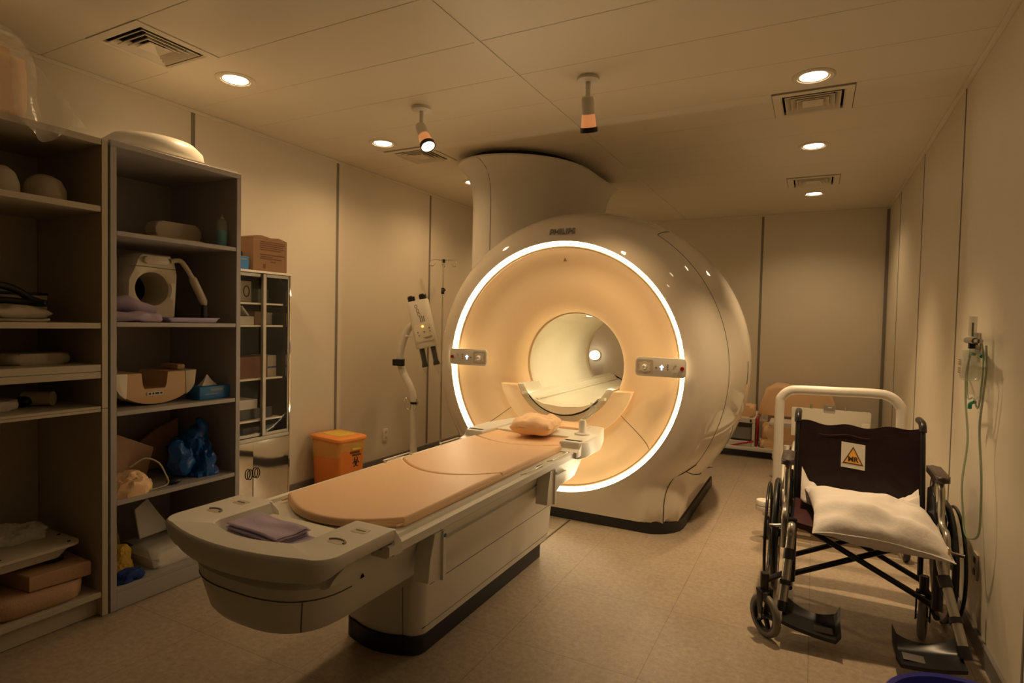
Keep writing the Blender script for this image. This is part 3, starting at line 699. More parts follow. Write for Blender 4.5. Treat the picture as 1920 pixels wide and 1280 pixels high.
# three peach pads
def pad(yf, yb, zt, hw, bf, bb, name='pad', taper=0.0, lab=None):
    """front and back edges bow towards the foot by bf / bb"""
    def f(u, v):
        x = (u * 2 - 1) * hw; bow = 1 - (u * 2 - 1) ** 2
        y = (yf - bf * bow) * (1 - v) + (yb - bb * bow) * v
        x *= 1 - taper * v
        return x, y
    nu, nv = 28, 20
    def edge(u, v):
        d = min(u, 1 - u) * 2 * hw; e = min(v, 1 - v) * (yb - yf); d = min(d, e); R = 0.013
        return 0 if d >= R else R - sqrt(max(0, R * R - (R - d) ** 2))
    us = [0, .004, .012, .022, .034] + [0.034 + 0.932 * i / 20 for i in range(1, 20)] + [.966, .978, .988, .996, 1]
    vs = [0, .004, .012, .022, .036] + [0.036 + 0.928 * i / 14 for i in range(1, 14)] + [.964, .978, .988, .996, 1]
    b = MB(); T = []; B = []
    for u in us:
        rt = []; rb = []
        for v in vs:
            x, y = f(u, v)
            dip = 0.010 * (x / hw) ** 2
            z = zt + dip - 0.012 - edge(u, v) * 0.9
            z += 0.0012 * noise.noise(Vector((x * 6, y * 6, 0)))
            rt.append(b.bm.verts.new((TX + x, y, z))); rb.append(b.bm.verts.new((TX + x, y, 0.6515 if abs(x) > 0.2 else 0.648)))
        T.append(rt); B.append(rb)
    nU, nV = len(us), len(vs)
    for i in range(nU - 1):
        for j in range(nV - 1):
            b.bm.faces.new((T[i][j], T[i + 1][j], T[i + 1][j + 1], T[i][j + 1])); b.bm.faces.new((B[i][j], B[i][j + 1], B[i + 1][j + 1], B[i + 1][j]))
    for i in range(nU - 1):
        b.bm.faces.new((T[i][0], B[i][0], B[i + 1][0], T[i + 1][0])); b.bm.faces.new((T[i][-1], T[i + 1][-1], B[i + 1][-1], B[i][-1]))
    for j in range(nV - 1):
        b.bm.faces.new((T[0][j], T[0][j + 1], B[0][j + 1], B[0][j])); b.bm.faces.new((T[-1][j], B[-1][j], B[-1][j + 1], T[-1][j + 1]))
    return tp(name, b, M_peachf, angle=60, label=lab)
pad(1.735, 2.50, 0.688, 0.306, 0.125, 0.145, lab='peach foot-end pad')
pad(2.506, 3.26, 0.688, 0.306, 0.145, 0.085, lab='peach middle pad')
pad(3.265, 3.72, 0.688, 0.292, 0.085, 0.02, taper=0.12, lab='peach head-end pad')
for sg in (-1, 1):
    b = MB(); b.tube(smooth([(TX + sg * 0.30, 1.70, 0.662), (TX + sg * 0.305, 2.45, 0.662), (TX + sg * 0.30, 3.2, 0.662)], 6), 0.004, 6); tp('pad_piping', b, M_peachf)
# head end: shoulders, end plate, handle
for sg in (-1, 1):
    b = MB(); b.prism([(0.275, 3.30), (0.40, 3.30), (0.425, 3.36), (0.43, 3.62), (0.36, 3.90), (0.275, 3.92)], 0.60, 0.705, bev=0.012, seg=3, mapf=lambda a, c, z: (TX + sg * a, c, z)); sh = tp('shoulder_block', b, M_whitep, angle=40)
    b = MB(); b.prism([(3.24, 0.655), (3.30, 0.665), (3.33, 0.705), (3.36, 0.705), (3.36, 0.62), (3.24, 0.62)], 0.29, 0.41, bev=0.004, mapf=lambda a, c, x: (TX + sg * x, a, c)); part('step', b, M_whitep, sh, world=True)
b = MB(); b.prism([(-0.28, 3.50), (0.28, 3.50), (0.25, 3.98), (-0.25, 3.98)], 0.60, 0.695, bev=0.008, mapf=mapx); tp('head_plate', b, M_whitep, angle=40)
b = MB(); b.prism([(-0.235, 3.74), (0.235, 3.74), (0.22, 3.955), (-0.22, 3.955)], 0.690, 0.712, bev=0.008, mapf=mapx); hp = tp('head_plate_cover', b, M_peachf, angle=40)
b = MB(); b.lathe([(0.0005, 0.0), (0.052, 0.0), (0.05, 0.012), (0.034, 0.014), (0.025, 0.022), (0.024, 0.085), (0.018, 0.098), (0.0005, 0.10)], c=(TX + 0.325, 3.56, 0.703), n=28); hd = tp('coil_post', b, M_whitep, label='short white post with a loop', angle=50)
b = MB(); b.tube(smooth([(TX + 0.325, 3.56, 0.798), (TX + 0.345, 3.58, 0.83), (TX + 0.365, 3.62, 0.875), (TX + 0.385, 3.63, 0.88), (TX + 0.375, 3.60, 0.84), (TX + 0.345, 3.57, 0.805)], 5), 0.009, 10); part('loop', b, M_clearp, hd, world=True)
# clip rails along both sides
for sg in (-1, 1):
    for y0, y1 in ((2.62, 2.85), (2.95, 3.18)) if sg > 0 else ((2.45, 2.68), (2.98, 3.20)):
        o = 0.378 if sg > 0 else 0.395
        zz = 0.664
        b = MB(); b.tube([(TX + sg * (o - 0.03), y0, 0.655), (TX + sg * o, y0 + 0.005, zz), (TX + sg * o, y0 + 0.02, zz), (TX + sg * o, y1 - 0.02, zz), (TX + sg * o, y1 - 0.005, zz), (TX + sg * (o - 0.03), y1, 0.655)], 0.0042, 8); tp('strap_rail', b, M_cream)
b = MB(); b.box(TX + 0.355, TX + 0.372, 2.80, 2.83, 0.655, 0.661); tp('rail_marker', b, M_black)
# release levers under the right edge
for (yy, h0) in ((1.86, 0.415), (2.955, 0.415)):
    b = MB(); b.prism([(yy - 0.045, 0.612), (yy + 0.022, 0.612), (yy + 0.022, h0), (yy - 0.085, h0 + 0.02), (yy - 0.07, 0.52)], 0.318, 0.388, bev=0.004, mapf=lambda a, c, x: (TX + x, a, c)); lv = tp('release_lever', b, M_whitep, angle=40)
    b = MB(); b.prism(rrect(yy + 0.001, yy + 0.021, h0 + 0.002, 0.611, 0.004), 0.384, 0.398, mapf=lambda a, c, x: (TX + x, a, c)); part('lever_strip', b, M_whitep, lv, world=True)
    b = MB(); b.lathe([(0.0005, 0.0), (0.008, 0.0), (0.008, -0.002)], axis='x', c=(TX + 0.3995, yy + 0.011, 0.592), n=20); part('lever_symbol', b, M_inkblue, lv, world=True)
# warning mark on the cheek
b = MB(); b.add([(TX + 0.3135, 1.49, 0.548), (TX + 0.3135, 1.512, 0.548), (TX + 0.3135, 1.501, 0.566)], [(0, 1, 2)]); bmesh.ops.solidify(b.bm, geom=b.bm.faces[:], thickness=0.001); tp('warning_mark', b, M_redb)

# ------------------------------------------------------------------ cushion for the head, folded lilac cloths
def cushion(cx, cy, z0, hx, hy, h, m, label, cat, name, rot=0.0, seed=0.0, amp=0.004, p=2.6, grp=None, tilt=None, pinch=0.0):
    b = MB(); n = 28
    def side(sgn):
        def f(u, v):
            a, c = u * 2 - 1, v * 2 - 1
            e = (1 - abs(a) ** p) * (1 - abs(c) ** p); e = max(e, 0) ** 0.42
            pin = 1 - pinch * (1 - abs(a) ** 2) * abs(c) ** 4 
            pin2 = 1 - pinch * (1 - abs(c) ** 2) * abs(a) ** 4
            x, y = a * hx * pin2, c * hy * pin
            z = h / 2 + sgn * h / 2 * e + amp * noise.noise(Vector((a * 2.4 + seed, c * 2.4, seed))) * (1 if sgn > 0 else 0.3) * (0.3 + e)
            return (x, y, max(z, 0.0))
        return f
    b.grid(n, n, side(1)); b.grid(n, n, side(-1))
    bmesh.ops.remove_doubles(b.bm, verts=b.bm.verts, dist=0.0006)
    mt = Matrix.Rotation(rot, 4, 'Z')
    if tilt: mt = Matrix.Rotation(tilt[1], 4, tilt[0]) @ mt
    bmesh.ops.transform(b.bm, matrix=Matrix.Translation((cx, cy, z0)) @ mt, verts=b.bm.verts)
    return single(name, b, m, label, cat, group=grp, angle=80)
cushion(-1.615, 3.50, 0.690, 0.135, 0.165, 0.12, M_peachf, 'small peach head cushion on the scanner end of the table', 'cushion', 'head_cushion', rot=0.15, seed=3, amp=0.02, p=3.6)
def cloth_stack(name, x0, x1, y0, y1, z0, layers, th, m, label, cat, rot=0.0, seed=1, wav=0.006, grp=None):
    """folded cloth: continuous layers with rounded folds"""
    b = MB(); cx, cy = (x0 + x1) / 2, (y0 + y1) / 2
    for k in range(layers):
        zz = z0 + k * th; dx = random.uniform(-0.008, 0.008); dy = random.uniform(-0.006, 0.006)
        n = 18
        def h(u, v, top):
            x = x0 + dx + (x1 - x0) * u; y = y0 + dy + (y1 - y0) * v
            wv = wav * noise.noise(Vector((u * 2.2 + seed, v * 2.2, seed * 0.7))) * (k + 1) / layers
            e = min(u * (x1 - x0), (1 - u) * (x1 - x0), v * (y1 - y0), (1 - v) * (y1 - y0)); R = th * 0.5
            q = 0 if e >= R else (R - sqrt(max(0, R * R - (R - e) ** 2)))
            z = (zz + th * 0.98 - q) if top else (zz + 0.0 + q)
            return (x, y, max(z0, z + max(wv, -0.3 * th) * 1.0 if k or top else z0))
        us = [0, 0.02, 0.05] + [0.05 + 0.9 * i / n for i in range(1, n)] + [0.95, 0.98, 1]
        for top in (True, False):
            V = [[b.bm.verts.new(h(u, v, top)) for v in us] for u in us]
            for i in range(len(us) - 1):
                for j in range(len(us) - 1): b.bm.faces.new((V[i][j], V[i + 1][j], V[i + 1][j + 1], V[i][j + 1]))
    bmesh.ops.remove_doubles(b.bm, verts=b.bm.verts, dist=0.0004)
    if rot: bmesh.ops.rotate(b.bm, cent=(cx, cy, 0), matrix=Matrix.Rotation(rot, 3, 'Z'), verts=b.bm.verts)
    return single(name, b, m, label, cat, group=grp, angle=60)
cloth_stack('folded_cloth', -1.795, -1.475, 1.300, 1.44, 0.6575, 4, 0.005, M_lilac, 'lower folded lilac cloth lying in the foot tray of the table', 'cloth', rot=0.02, seed=2, wav=0.004)
cloth_stack('folded_cloth', -1.79, -1.51, 1.325, 1.455, 0.677, 4, 0.007, M_lilac, 'upper folded lilac cloth, on top of the other in the foot tray', 'cloth', rot=-0.10, seed=5, wav=0.008)
# ================================================================== OPEN SHELVING on the left wall
def fbox(*a, **k):
    b = MB(); b.box(*a, **k); return b
AX = -2.92; ABK = -3.50; AY0, AY1 = -0.75, 1.545
sa = thing('shelving_unit', 'tall beige open shelving unit cut off by the left edge of the picture', 'shelving', ((AX + ABK) / 2, (AY0 + AY1) / 2, 0))
def A(name, *bx, m=M_shelfA, bev=0.0015, **k): return part(name, fbox(*bx, bev=bev, seg=1), m, sa, world=True, **k)
for (z0, z1) in ((0.002, 0.9795), (0.9815, 2.222)):
    A('side_panel', ABK, AX, AY1 - 0.026, AY1, z0, z1); A('side_panel', ABK, AX, AY0, AY0 + 0.026, z0, z1)
A('back_panel', ABK, ABK + 0.008, AY0 + 0.027, AY1 - 0.027, 0.10, 2.2215)
A('top_board', ABK + 0.009, AX - 0.001, AY0 + 0.027, AY1 - 0.027, 2.192, 2.221)
for (z0, z1) in ((1.887, 1.914), (1.352, 1.378), (1.154, 1.186), (1.122, 1.1525), (0.966, 0.979), (0.980, 0.992), (0.092, 0.119)):
    A('shelf_board', ABK + 0.009, AX - 0.003, AY0 + 0.027, AY1 - 0.027, z0, z1)
A('kick_board', AX - 0.055, AX - 0.04, AY0 + 0.027, AY1 - 0.027, 0.002, 0.091)
A('support_peg', AX - 0.10, AX - 0.085, AY1 - 0.036, AY1 - 0.0265, 1.187, 1.199, m=M_alu)
BX = -2.92; BBK = -3.53; BY0, BY1 = 1.556, 2.252
sb = thing('shelving_unit', 'narrow grey open shelving unit with six compartments beside the beige one', 'shelving', ((BX + BBK) / 2, (BY0 + BY1) / 2, 0))
def B(name, *bx, m=M_shelf, bev=0.0015, **k): return part(name, fbox(*bx, bev=bev, seg=1), m, sb, world=True, **k)
B('side_panel', BBK, BX, BY0, BY0 + 0.028, 0.002, 2.20); B('side_panel', BBK, BX, BY1 - 0.028, BY1, 0.002, 2.20)
B('top_board', BBK, BX, BY0, BY1, 2.201, 2.228); B('back_panel', BBK, BBK + 0.008, BY0 + 0.029, BY1 - 0.029, 0.08, 2.2009)
for z in (1.812, 1.382, 0.957, 0.528, 0.106):
    B('shelf_board', BBK + 0.009, BX - 0.002, BY0 + 0.029, BY1 - 0.029, z - 0.022, z)
B('kick_board', BX - 0.018, BX - 0.002, BY0 + 0.029, BY1 - 0.029, 0.002, 0.083)

# ---- things on top of the shelving
b = MB(); b.lathe([(0.0005, 0.0), (0.225, 0.0), (0.245, 0.012), (0.25, 0.03), (0.242, 0.075), (0.20, 0.112), (0.10, 0.130), (0.0005, 0.132)], c=(-3.20, 1.93, 2.2410), n=56)
bmesh.ops.scale(b.bm, vec=(0.85, 1, 1), space=Matrix.Translation((3.20, 0, 0)), verts=b.bm.verts)
single('domed_cover', b, M_whitep, 'shallow white domed cover lying on top of the grey shelving', 'cover', angle=60)
b = MB(); b.prism(rrect(-3.46, -2.935, 1.66, 2.246, 0.02), 2.2285, 2.2405, bev=0.003); single('flat_tray', b, M_whitep, 'flat white tray under the domed cover on top of the grey shelving', 'tray')
b = MB(); b.prism(rrect(-3.30, -2.965, 0.70, 1.285, 0.09), 2.2245, 2.50, bev=0.07, seg=5)
for v in b.bm.verts: v.co += Vector((0, 0, 0.012 * noise.noise(v.co * 5)))
o = single('bagged_cushion', b, M_peachf, 'large peach cushion in clear film on top of the beige shelving', 'cushion', angle=60)
# clear film draped round it, hanging over the front edge of the unit
b = MB(); n = 44
def film(u, v):
    a = u * 2 * pi
    hx, hy = 0.215, 0.34
    z = 2.224 + v * 0.36
    k = (1 - 0.25 * v ** 3)
    x = -3.125 + hx * k * (abs(cos(a)) ** 0.6) * (1 if cos(a) > 0 else -1); y = 1.00 + hy * k * (abs(sin(a)) ** 0.6) * (1 if sin(a) > 0 else -1)
    q = noise.noise(Vector((x * 7, y * 7, z * 7))) * 0.02
    return (min(x + q, -2.90), y + q * 1.4, z)
b.grid(60, 14, film)
b.grid(24, 12, lambda u, v: (-3.30 + 0.40 * u, 0.68 + 0.62 * v, 2.575 - 0.04 * (abs(u * 2 - 1) ** 3) - 0.05 * (abs(v * 2 - 1) ** 3) + 0.018 * noise.noise(Vector((u * 5, v * 6, 1)))))
# loose tail of the bag hanging down the front
def tail(u, v):
    top = Vector((-2.945 - 0.05 * (1 - v), 1.20 + 0.27 * v, 2.50 - 0.26 * v ** 1.5)); bot = Vector((-2.905 + 0.01 * sin(v * 9), 1.18 + 0.22 * v, 2.235 - 0.10 * sin(pi * min(1, v * 1.1)) - 0.0))
    p = top.lerp(bot, u); q = 0.012 * noise.noise(p * 14); return (p.x + abs(q) + 0.01, p.y + q, p.z + q)
b.grid(16, 24, tail)
fl = finish('film_wrap', b.bm, M_film, angle=80); fl.parent = o; fl.matrix_parent_inverse = Matrix.Translation(-Vector(o.location)); fl['label'] = 'crumpled clear film wrapping'

# ---- contents of the beige unit
for i, (yy, xx, r) in enumerate(((1.205, -3.10, 0.075), (1.375, -3.10, 0.082), (1.03, -3.12, 0.08))):
    b = MB(); b.lathe([(0.0005, 0), (r * 0.95, 0.0), (r, 0.02), (r * 0.97, 0.06), (r * 0.75, 0.10), (r * 0.4, 0.122), (0.0005, 0.128)], c=(xx, yy, 1.9145), n=32)
    for v in b.bm.verts: v.co += Vector((1, 1, 1)) * 0.004 * noise.noise(v.co * 20 + Vector((i, 0, 0)))
    single('surface_coil', b, M_foamg, ['middle domed beige pad on the top shelf of the beige unit', 'rightmost domed beige pad on the top shelf of the beige unit', 'domed beige pad on the top shelf at the very left edge of the picture'][i], 'coil', group=None, angle=60)
cushion(-3.12, 1.25, 1.3785, 0.10, 0.115, 0.075, M_foamg, 'small grey-white pillow on the second shelf of the beige unit', 'pillow', 'small_pillow', rot=0.2, seed=8, amp=0.01)
b = MB(); b.box(-3.34, -3.20, 1.24, 1.43, 1.3785, 1.50, bev=0.004); o = single('carton', b, M_foamg, 'pale carton behind the small pillow in the beige unit', 'box')
b = MB(); b.prism(rrect(-3.345, -3.195, 1.235, 1.435, 0.01), 1.5005, 1.512, bev=0.002); single('dark_board', b, M_black, 'thin dark board lying on the pale carton', 'board')
b = MB(); b.tube(smooth([(-3.15, 1.06, 1.40), (-3.12, 1.10, 1.50), (-3.10, 1.18, 1.535), (-3.10, 1.26, 1.52), (-3.08, 1.32, 1.475), (-3.05, 1.355, 1.46), (-3.09, 1.30, 1.465), (-3.12, 1.16, 1.47), (-3.14, 1.08, 1.44)], 6), 0.016, 10); single('strap', b, M_black, 'thick black strap coiled over the small pillow', 'strap', angle=60)
b = MB(); b.tube(smooth([(-3.02, 1.12, 1.3855), (-2.985, 1.22, 1.3855), (-2.98, 1.31, 1.3855), (-3.0, 1.345, 1.39)], 6), 0.006, 8); single('cable', b, M_foamg, 'pale cable looped in front of the small pillow', 'cable')
# third shelf: two flat cushions side by side
def slab(x0, x1, y0, y1, z0, z1, r, m, name, label, cat, bev=None, rot=0.0, amp=0.003, group=None):
    b = MB(); b.prism(rrect(x0, x1, y0, y1, r), z0, z1, bev=min(bev or (z1 - z0) * 0.45, (z1 - z0) * 0.48), seg=4)
    bmesh.ops.subdivide_edges(b.bm, edges=[e for e in b.bm.edges if e.calc_length() > 0.1], cuts=2)
    if rot: bmesh.ops.rotate(b.bm, cent=((x0 + x1) / 2, (y0 + y1) / 2, 0), matrix=Matrix.Rotation(rot, 3, 'Z'), verts=b.bm.verts)
    return single(name, b, m, label, cat, angle=60, group=group)
slab(-3.36, -3.04, 0.92, 1.195, 1.1865, 1.232, 0.05, M_foamg, 'flat_cushion', 'left flat grey cushion on the third shelf of the beige unit', 'cushion')
slab(-3.36, -3.06, 1.215, 1.475, 1.1865, 1.236, 0.05, M_foamg, 'flat_cushion', 'right flat grey cushion on the third shelf of the beige unit', 'cushion')
slab(-3.34, -3.06, 0.98, 1.275, 0.9925, 1.035, 0.05, M_foamg, 'flat_cushion', 'flat grey cushion on the shelf below the pair of flat cushions', 'cushion')
b = MB(); b.cyl((-3.19, 1.33, 1.026), (-3.10, 1.405, 1.026), 0.033, n=24); q = single('bandage_roll', b, M_foamg, 'pale bandage roll beside the lower flat cushion', 'roll')
b = MB(); b.ball((-3.16, 1.315, 1.018), 0.038, 0.034, 0.024); single('dark_pouch', b, M_black, 'small dark pouch lying against the bandage roll', 'pouch', angle=60)
# bottom shelf
b = MB(); b.rings([[(x, y, 0.1195) for x, y in rrect(-3.30, -2.955, 1.13, 1.475, 0.09)], [(x, y, 0.135) for x, y in rrect(-3.30, -2.94, 1.10, 1.48, 0.10)], [(x, y, 0.185) for x, y in rrect(-3.30, -2.94, 1.10, 1.485, 0.10)], [(x, y, 0.20) for x, y in rrect(-3.29, -2.955, 1.12, 1.49, 0.09)]])
bmesh.ops.rotate(b.bm, cent=(-3.12, 1.3, 0), matrix=Matrix.Rotation(-0.05, 3, 'Z'), verts=b.bm.verts); single('foam_pad', b, M_foam, 'lower tan foam pad with a rounded edge on the bottom shelf of the beige unit', 'foam pad', angle=50)
b = MB(); b.prism([(-3.31, 1.22), (-2.98, 1.26), (-2.955, 1.49), (-3.27, 1.50)], 0.202, 0.272, bev=0.010, seg=3); single('foam_block', b, M_foam, 'upper tan foam block resting on the rounded foam pad', 'foam block', angle=50)
b = MB(); b.prism(rrect(-3.33, -3.06, 0.72, 1.035, 0.02), 0.1195, 0.145, bev=0.004); single('flat_box', b, M_dark, 'dark flat box on the bottom shelf left of the tan foam', 'box')
t = thing('coil_tray', 'beige plastic coil tray with dark screws above the tan foam pads', 'tray', (-3.18, 1.17, 0.33))
b = MB(); pl = rrect(-3.36, -2.99, 0.80, 1.475, 0.05)
def sc(pl, k, z): return [(-3.18 + (x + 3.18) * k, 1.17 + (y - 1.17) * k, z) for x, y in pl]
b.rings([sc(pl, 0.62, 0.300), sc(pl, 0.80, 0.305), sc(pl, 0.90, 0.345), sc(pl, 1.0, 0.352), sc(pl, 1.0, 0.364), sc(pl, 0.95, 0.368)], cap1=True); part('shell', b, M_coil, t, world=True, angle=40)
for (x, y) in ((-3.02, 1.43), (-3.02, 1.17), (-3.02, 0.98), (-3.15, 1.45), (-3.31, 1.44)):
    b = MB(); b.lathe([(0.0005, 0.004), (0.007, 0.003), (0.008, 0.0)], c=(x, y, 0.3685), n=14); part('screw', b, M_black, t, world=True)
for i, (y, rz) in enumerate(((0.95, 0), (1.40, 0))):
    b = MB(); b.box(-3.30, -3.06, y - 0.03, y + 0.03, 0.274 if y > 1.2 else 0.1455, 0.2995, bev=0.006); part('foot', b, M_dark, t, world=True)
def crumple(x0, x1, y0, y1, z0, z1, m, name, label, cat, seed=0.0, amp=0.5, n=30, pw=0.6, freq=3.0, wrinkle=0.12):
    """a heap of crumpled film or cloth: closed bumpy mound with a flat foot"""
    b = MB(); cx, cy = (x0 + x1) / 2, (y0 + y1) / 2; hx, hy = (x1 - x0) / 2, (y1 - y0) / 2
    rs = []
    for j in range(1, 20):
        ph = (pi / 2) * j / 20; row = []
        for i in range(48):
            th = 2 * pi * i / 48
            d = Vector((cos(th) * cos(ph), sin(th) * cos(ph), sin(ph)))
            q = 1 + amp * noise.noise(d * freq * 0.6 + Vector((seed, seed * 2, 0))) + wrinkle * noise.noise(d * freq * 3 + Vector((0, seed, 3))) + wrinkle * 0.5 * abs(noise.noise(d * freq * 8 + Vector((seed, 0, 3))))
            q = min(q, 1.0 / max(abs(d.x), abs(d.y), 0.62)) if True else q
            row.append((cx + hx * d.x * min(q, 1.25), cy + hy * d.y * min(q, 1.25), z0 + (z1 - z0) * min(1.0, d.z * q)))
        rs.append(row)
    foot = [(p[0], p[1], z0) for p in rs[0]]
    b.rings([foot] + rs, cap0=True, cap1=True)
    return single(name, b, m, label, cat, angle=25)
crumple(-3.30, -3.12, 0.95, 1.18, 0.369, 0.45, M_paper, 'crumpled_paper', 'crumpled white paper on the left of the coil tray', 'paper', seed=3, freq=2.4)
crumple(-3.34, -3.16, 1.20, 1.44, 0.369, 0.44, M_paper, 'crumpled_paper', 'crumpled white paper on the back corner of the coil tray', 'paper', seed=9, freq=2.4)
b = MB(); b.prism(rrect(-3.12, -3.03, 0.93, 1.18, 0.02), 0.369, 0.383, bev=0.004); single('dark_folder', b, M_dark, 'flat dark folder on the coil tray in front of the paper', 'folder')

# ---- contents of the grey unit
# top compartment: beige pad, flat board, blue liquid bottle
b = MB(); b.prism(rrect(1.90, 2.16, 1.830, 1.930, 0.035), -3.24, -3.14, bev=0.010, seg=3, mapf=lambda a, c, x: (x, a, c))
single('coil_case', b, M_foamg, 'rounded beige case in the top compartment of the grey unit', 'case', angle=50)
b = MB(); b.prism(rrect(-3.40, -3.02, 1.80, 2.10, 0.02), 1.8125, 1.829, bev=0.003); single('flat_board', b, M_coilt, 'thin tan board under the beige case', 'board')
t = thing('squeeze_bottle', 'small squeeze bottle half full of blue liquid in the top compartment', 'bottle', (-3.0, 2.190, 1.8125))
b = MB(); b.lathe([(0.0005, 0.0), (0.027, 0.0), (0.0285, 0.006), (0.0285, 0.085), (0.0285, 0.135), (0.025, 0.149), (0.012, 0.156), (0.0105, 0.160), (0.0005, 0.160)], n=28); part('body', b, M_bottle, t, angle=50)
b = MB(); b.lathe([(0.0005, 0.002), (0.0268, 0.002), (0.0268, 0.092), (0.0005, 0.093)], n=28); part('liquid', b, M_cyan, t, label='bright blue liquid')
b = MB(); b.lathe([(0.012, 0.157), (0.012, 0.165), (0.005, 0.170), (0.003, 0.182), (0.0005, 0.183)], n=16); part('nozzle', b, M_foamg, t)
# second compartment: head coil with round opening and jointed arm
t = thing('head_coil', 'beige head coil with a round opening and a jointed arm in the grey unit', 'coil', (-3.20, 1.85, 1.3830))
b = MB(); yc, zc, ro = 1.852, 1.556, 0.088
outer = [(1.735, 1.405), (1.725, 1.50), (1.728, 1.60), (1.755, 1.655), (1.775, 1.715), (1.79, 1.738), (1.955, 1.738), (1.97, 1.715), (1.985, 1.64), (1.972, 1.405)]
# resample the outline and connect it to the round hole
def resample(poly, n, c):
    out = []
    P_ = poly + [poly[0]]
    for k in range(n):
        t_ = 2 * pi * k / n; d = Vector((cos(t_), sin(t_))); best = None
        for a, q in zip(P_[:-1], P_[1:]):
            a2 = Vector(a) - Vector(c); e = Vector(q) - Vector(a); den = d.x * e.y - d.y * e.x
            if abs(den) < 1e-9: continue
            s_ = (a2.x * e.y - a2.y * e.x) / den; u = (a2.x * d.y - a2.y * d.x) / den
            if s_ > 0 and -1e-6 <= u <= 1 + 1e-6: best = s_ if best is None else max(best, s_)
        out.append((c[0] + d.x * best, c[1] + d.y * best))
    return out
ol = resample(outer, 64, (yc, zc))
def R_(k, x): return [(x, yc + (p[0] - yc) * k, zc + (p[1] - zc) * k) for p in ol]
def H_(r, x): return [(x, yc + r * cos(2 * pi * i / 64), zc + r * sin(2 * pi * i / 64)) for i in range(64)]
b.rings([R_(0.95, -3.34), R_(1.0, -3.325), R_(1.0, -3.10), R_(0.96, -3.085), H_(ro + 0.012, -3.083), H_(ro, -3.092), H_(ro - 0.004, -3.30), R_(0.95, -3.34)], cap0=False, cap1=False)
part('shell', b, M_coil, t, world=True, angle=40)
b = MB(); b.cyl((-3.31, yc, zc), (-3.318, yc, zc), ro + 0.005, n=40); part('dark_lining', b, M_dark, t, world=True)
b = MB(); b.tube([(-3.082, 1.736, 1.668), (-3.082, 1.80, 1.670), (-3.082, 1.97, 1.665)], 0.0018, 6); part('shell_seam', b, M_seam, t, world=True)
b = MB(); b.prism(rrect(1.80, 1.93, 1.685, 1.722, 0.014), -3.09, -3.068, bev=0.005, mapf=lambda a, c, x: (x, a, c)); part('mirror_mount', b, M_coil, t, world=True, angle=50)
b = MB(); b.prism(rrect(-3.36, -3.03, 1.70, 2.04, 0.03), 1.3845, 1.405, bev=0.006); part('base', b, M_coil, t, world=True, angle=50)
b = MB(); b.tube(smooth([(-3.08, 1.945, 1.71), (-3.065, 1.985, 1.715), (-3.05, 2.01, 1.68), (-3.04, 2.04, 1.625)], 5), 0.013, 12); arm = part('arm', b, M_coil, t, world=True, angle=60)
b = MB(); b.tube([(-3.04, 2.038, 1.63), (-3.04, 2.044, 1.618), (-3.038, 2.105, 1.50), (-3.038, 2.112, 1.478)], [0.014, 0.021, 0.021, 0.012], 16); part('arm_sleeve', b, M_coil, arm, world=True, angle=40)
b = MB(); b.box(-3.05, -3.025, 2.095, 2.125, 1.4065, 1.482, bev=0.005); part('arm_foot', b, M_dark, arm, world=True)
def lump(pts, r, m, name, label, cat, z0, seed=0):
    b = MB(); b.tube(smooth(pts, 5), r if not isinstance(r, list) else r, 18)
    for v in b.bm.verts:
        q = noise.noise(v.co * 16 + Vector((seed, 0, 0))); v.co += Vector((q * 0.012, q * 0.01, q * 0.012)); v.co.z = max(v.co.z, z0)
    return single(name, b, m, label, cat, angle=60)
lump([(-3.12, 1.64, 1.44), (-3.05, 1.68, 1.475), (-3.02, 1.74, 1.45), (-3.0, 1.80, 1.425)], 0.040, M_lilac, 'lilac_cloth', 'upper bundled lilac cloth left of the head coil', 'cloth', 1.41, 2)
lump([(-2.98, 1.615, 1.412), (-2.96, 1.68, 1.412), (-2.955, 1.74, 1.405), (-2.95, 1.80, 1.40)], 0.026, M_lilac, 'lilac_cloth', 'lower rolled lilac cloth at the front edge, left of the head coil', 'cloth', 1.3835, 5)
b = MB(); pl = rrect(-3.015, -2.93, 1.835, 2.13, 0.015); k0 = lambda k, z: [(-2.9725 + (x + 2.9725) * k, 1.9825 + (y - 1.9825) * k, z) for x, y in pl]
b.rings([k0(0.84, 1.3835), k0(0.88, 1.385), k0(0.98, 1.404), k0(1.03, 1.407), k0(1.03, 1.409), k0(0.96, 1.407), k0(0.84, 1.3875)]); single('lilac_tray', b, mat('lilac_plastic', (0.48, 0.42, 0.66), 0.35), 'shallow lilac plastic dish at the front of the head coil shelf', 'dish', angle=40)
# third compartment: half-shell coil with notch, blue tissue box
t = thing('spine_coil', 'tan half-shell coil with a notch, standing in the grey unit beside a tissue box', 'coil', (-3.10, 1.83, 0.9580))
def half(x, k=1.0):
    out = [(1.62, 1.125), (1.745, 1.125), (1.752, 1.065), (1.76, 1.042), (1.87, 1.042), (1.878, 1.065), (1.885, 1.125), (2.035, 1.125), (2.03, 1.07)]
    for i in range(1, 18):
        a = -0.12 - (pi - 0.24) * i / 18; out.append((1.828 + 0.203 * cos(a), 1.075 + 0.115 * sin(a)))
    out.append((1.625, 1.07)); return [(x, 1.828 + (y - 1.828) * k, 1.06 + (z - 1.06) * k) for y, z in out]
b = MB(); b.rings([half(-3.26, 0.96), half(-3.25), half(-3.02), half(-3.005, 0.97)]); part('shell', b, M_coilt, t, world=True, angle=40)
for (a, c) in ((1.615, 1.695), (1.965, 2.045)):
    b = MB(); b.box(-3.21, -3.06, a + 0.005, c - 0.03, 1.126, 1.155, bev=0.008); part('end_pad', b, M_foam, t, world=True)
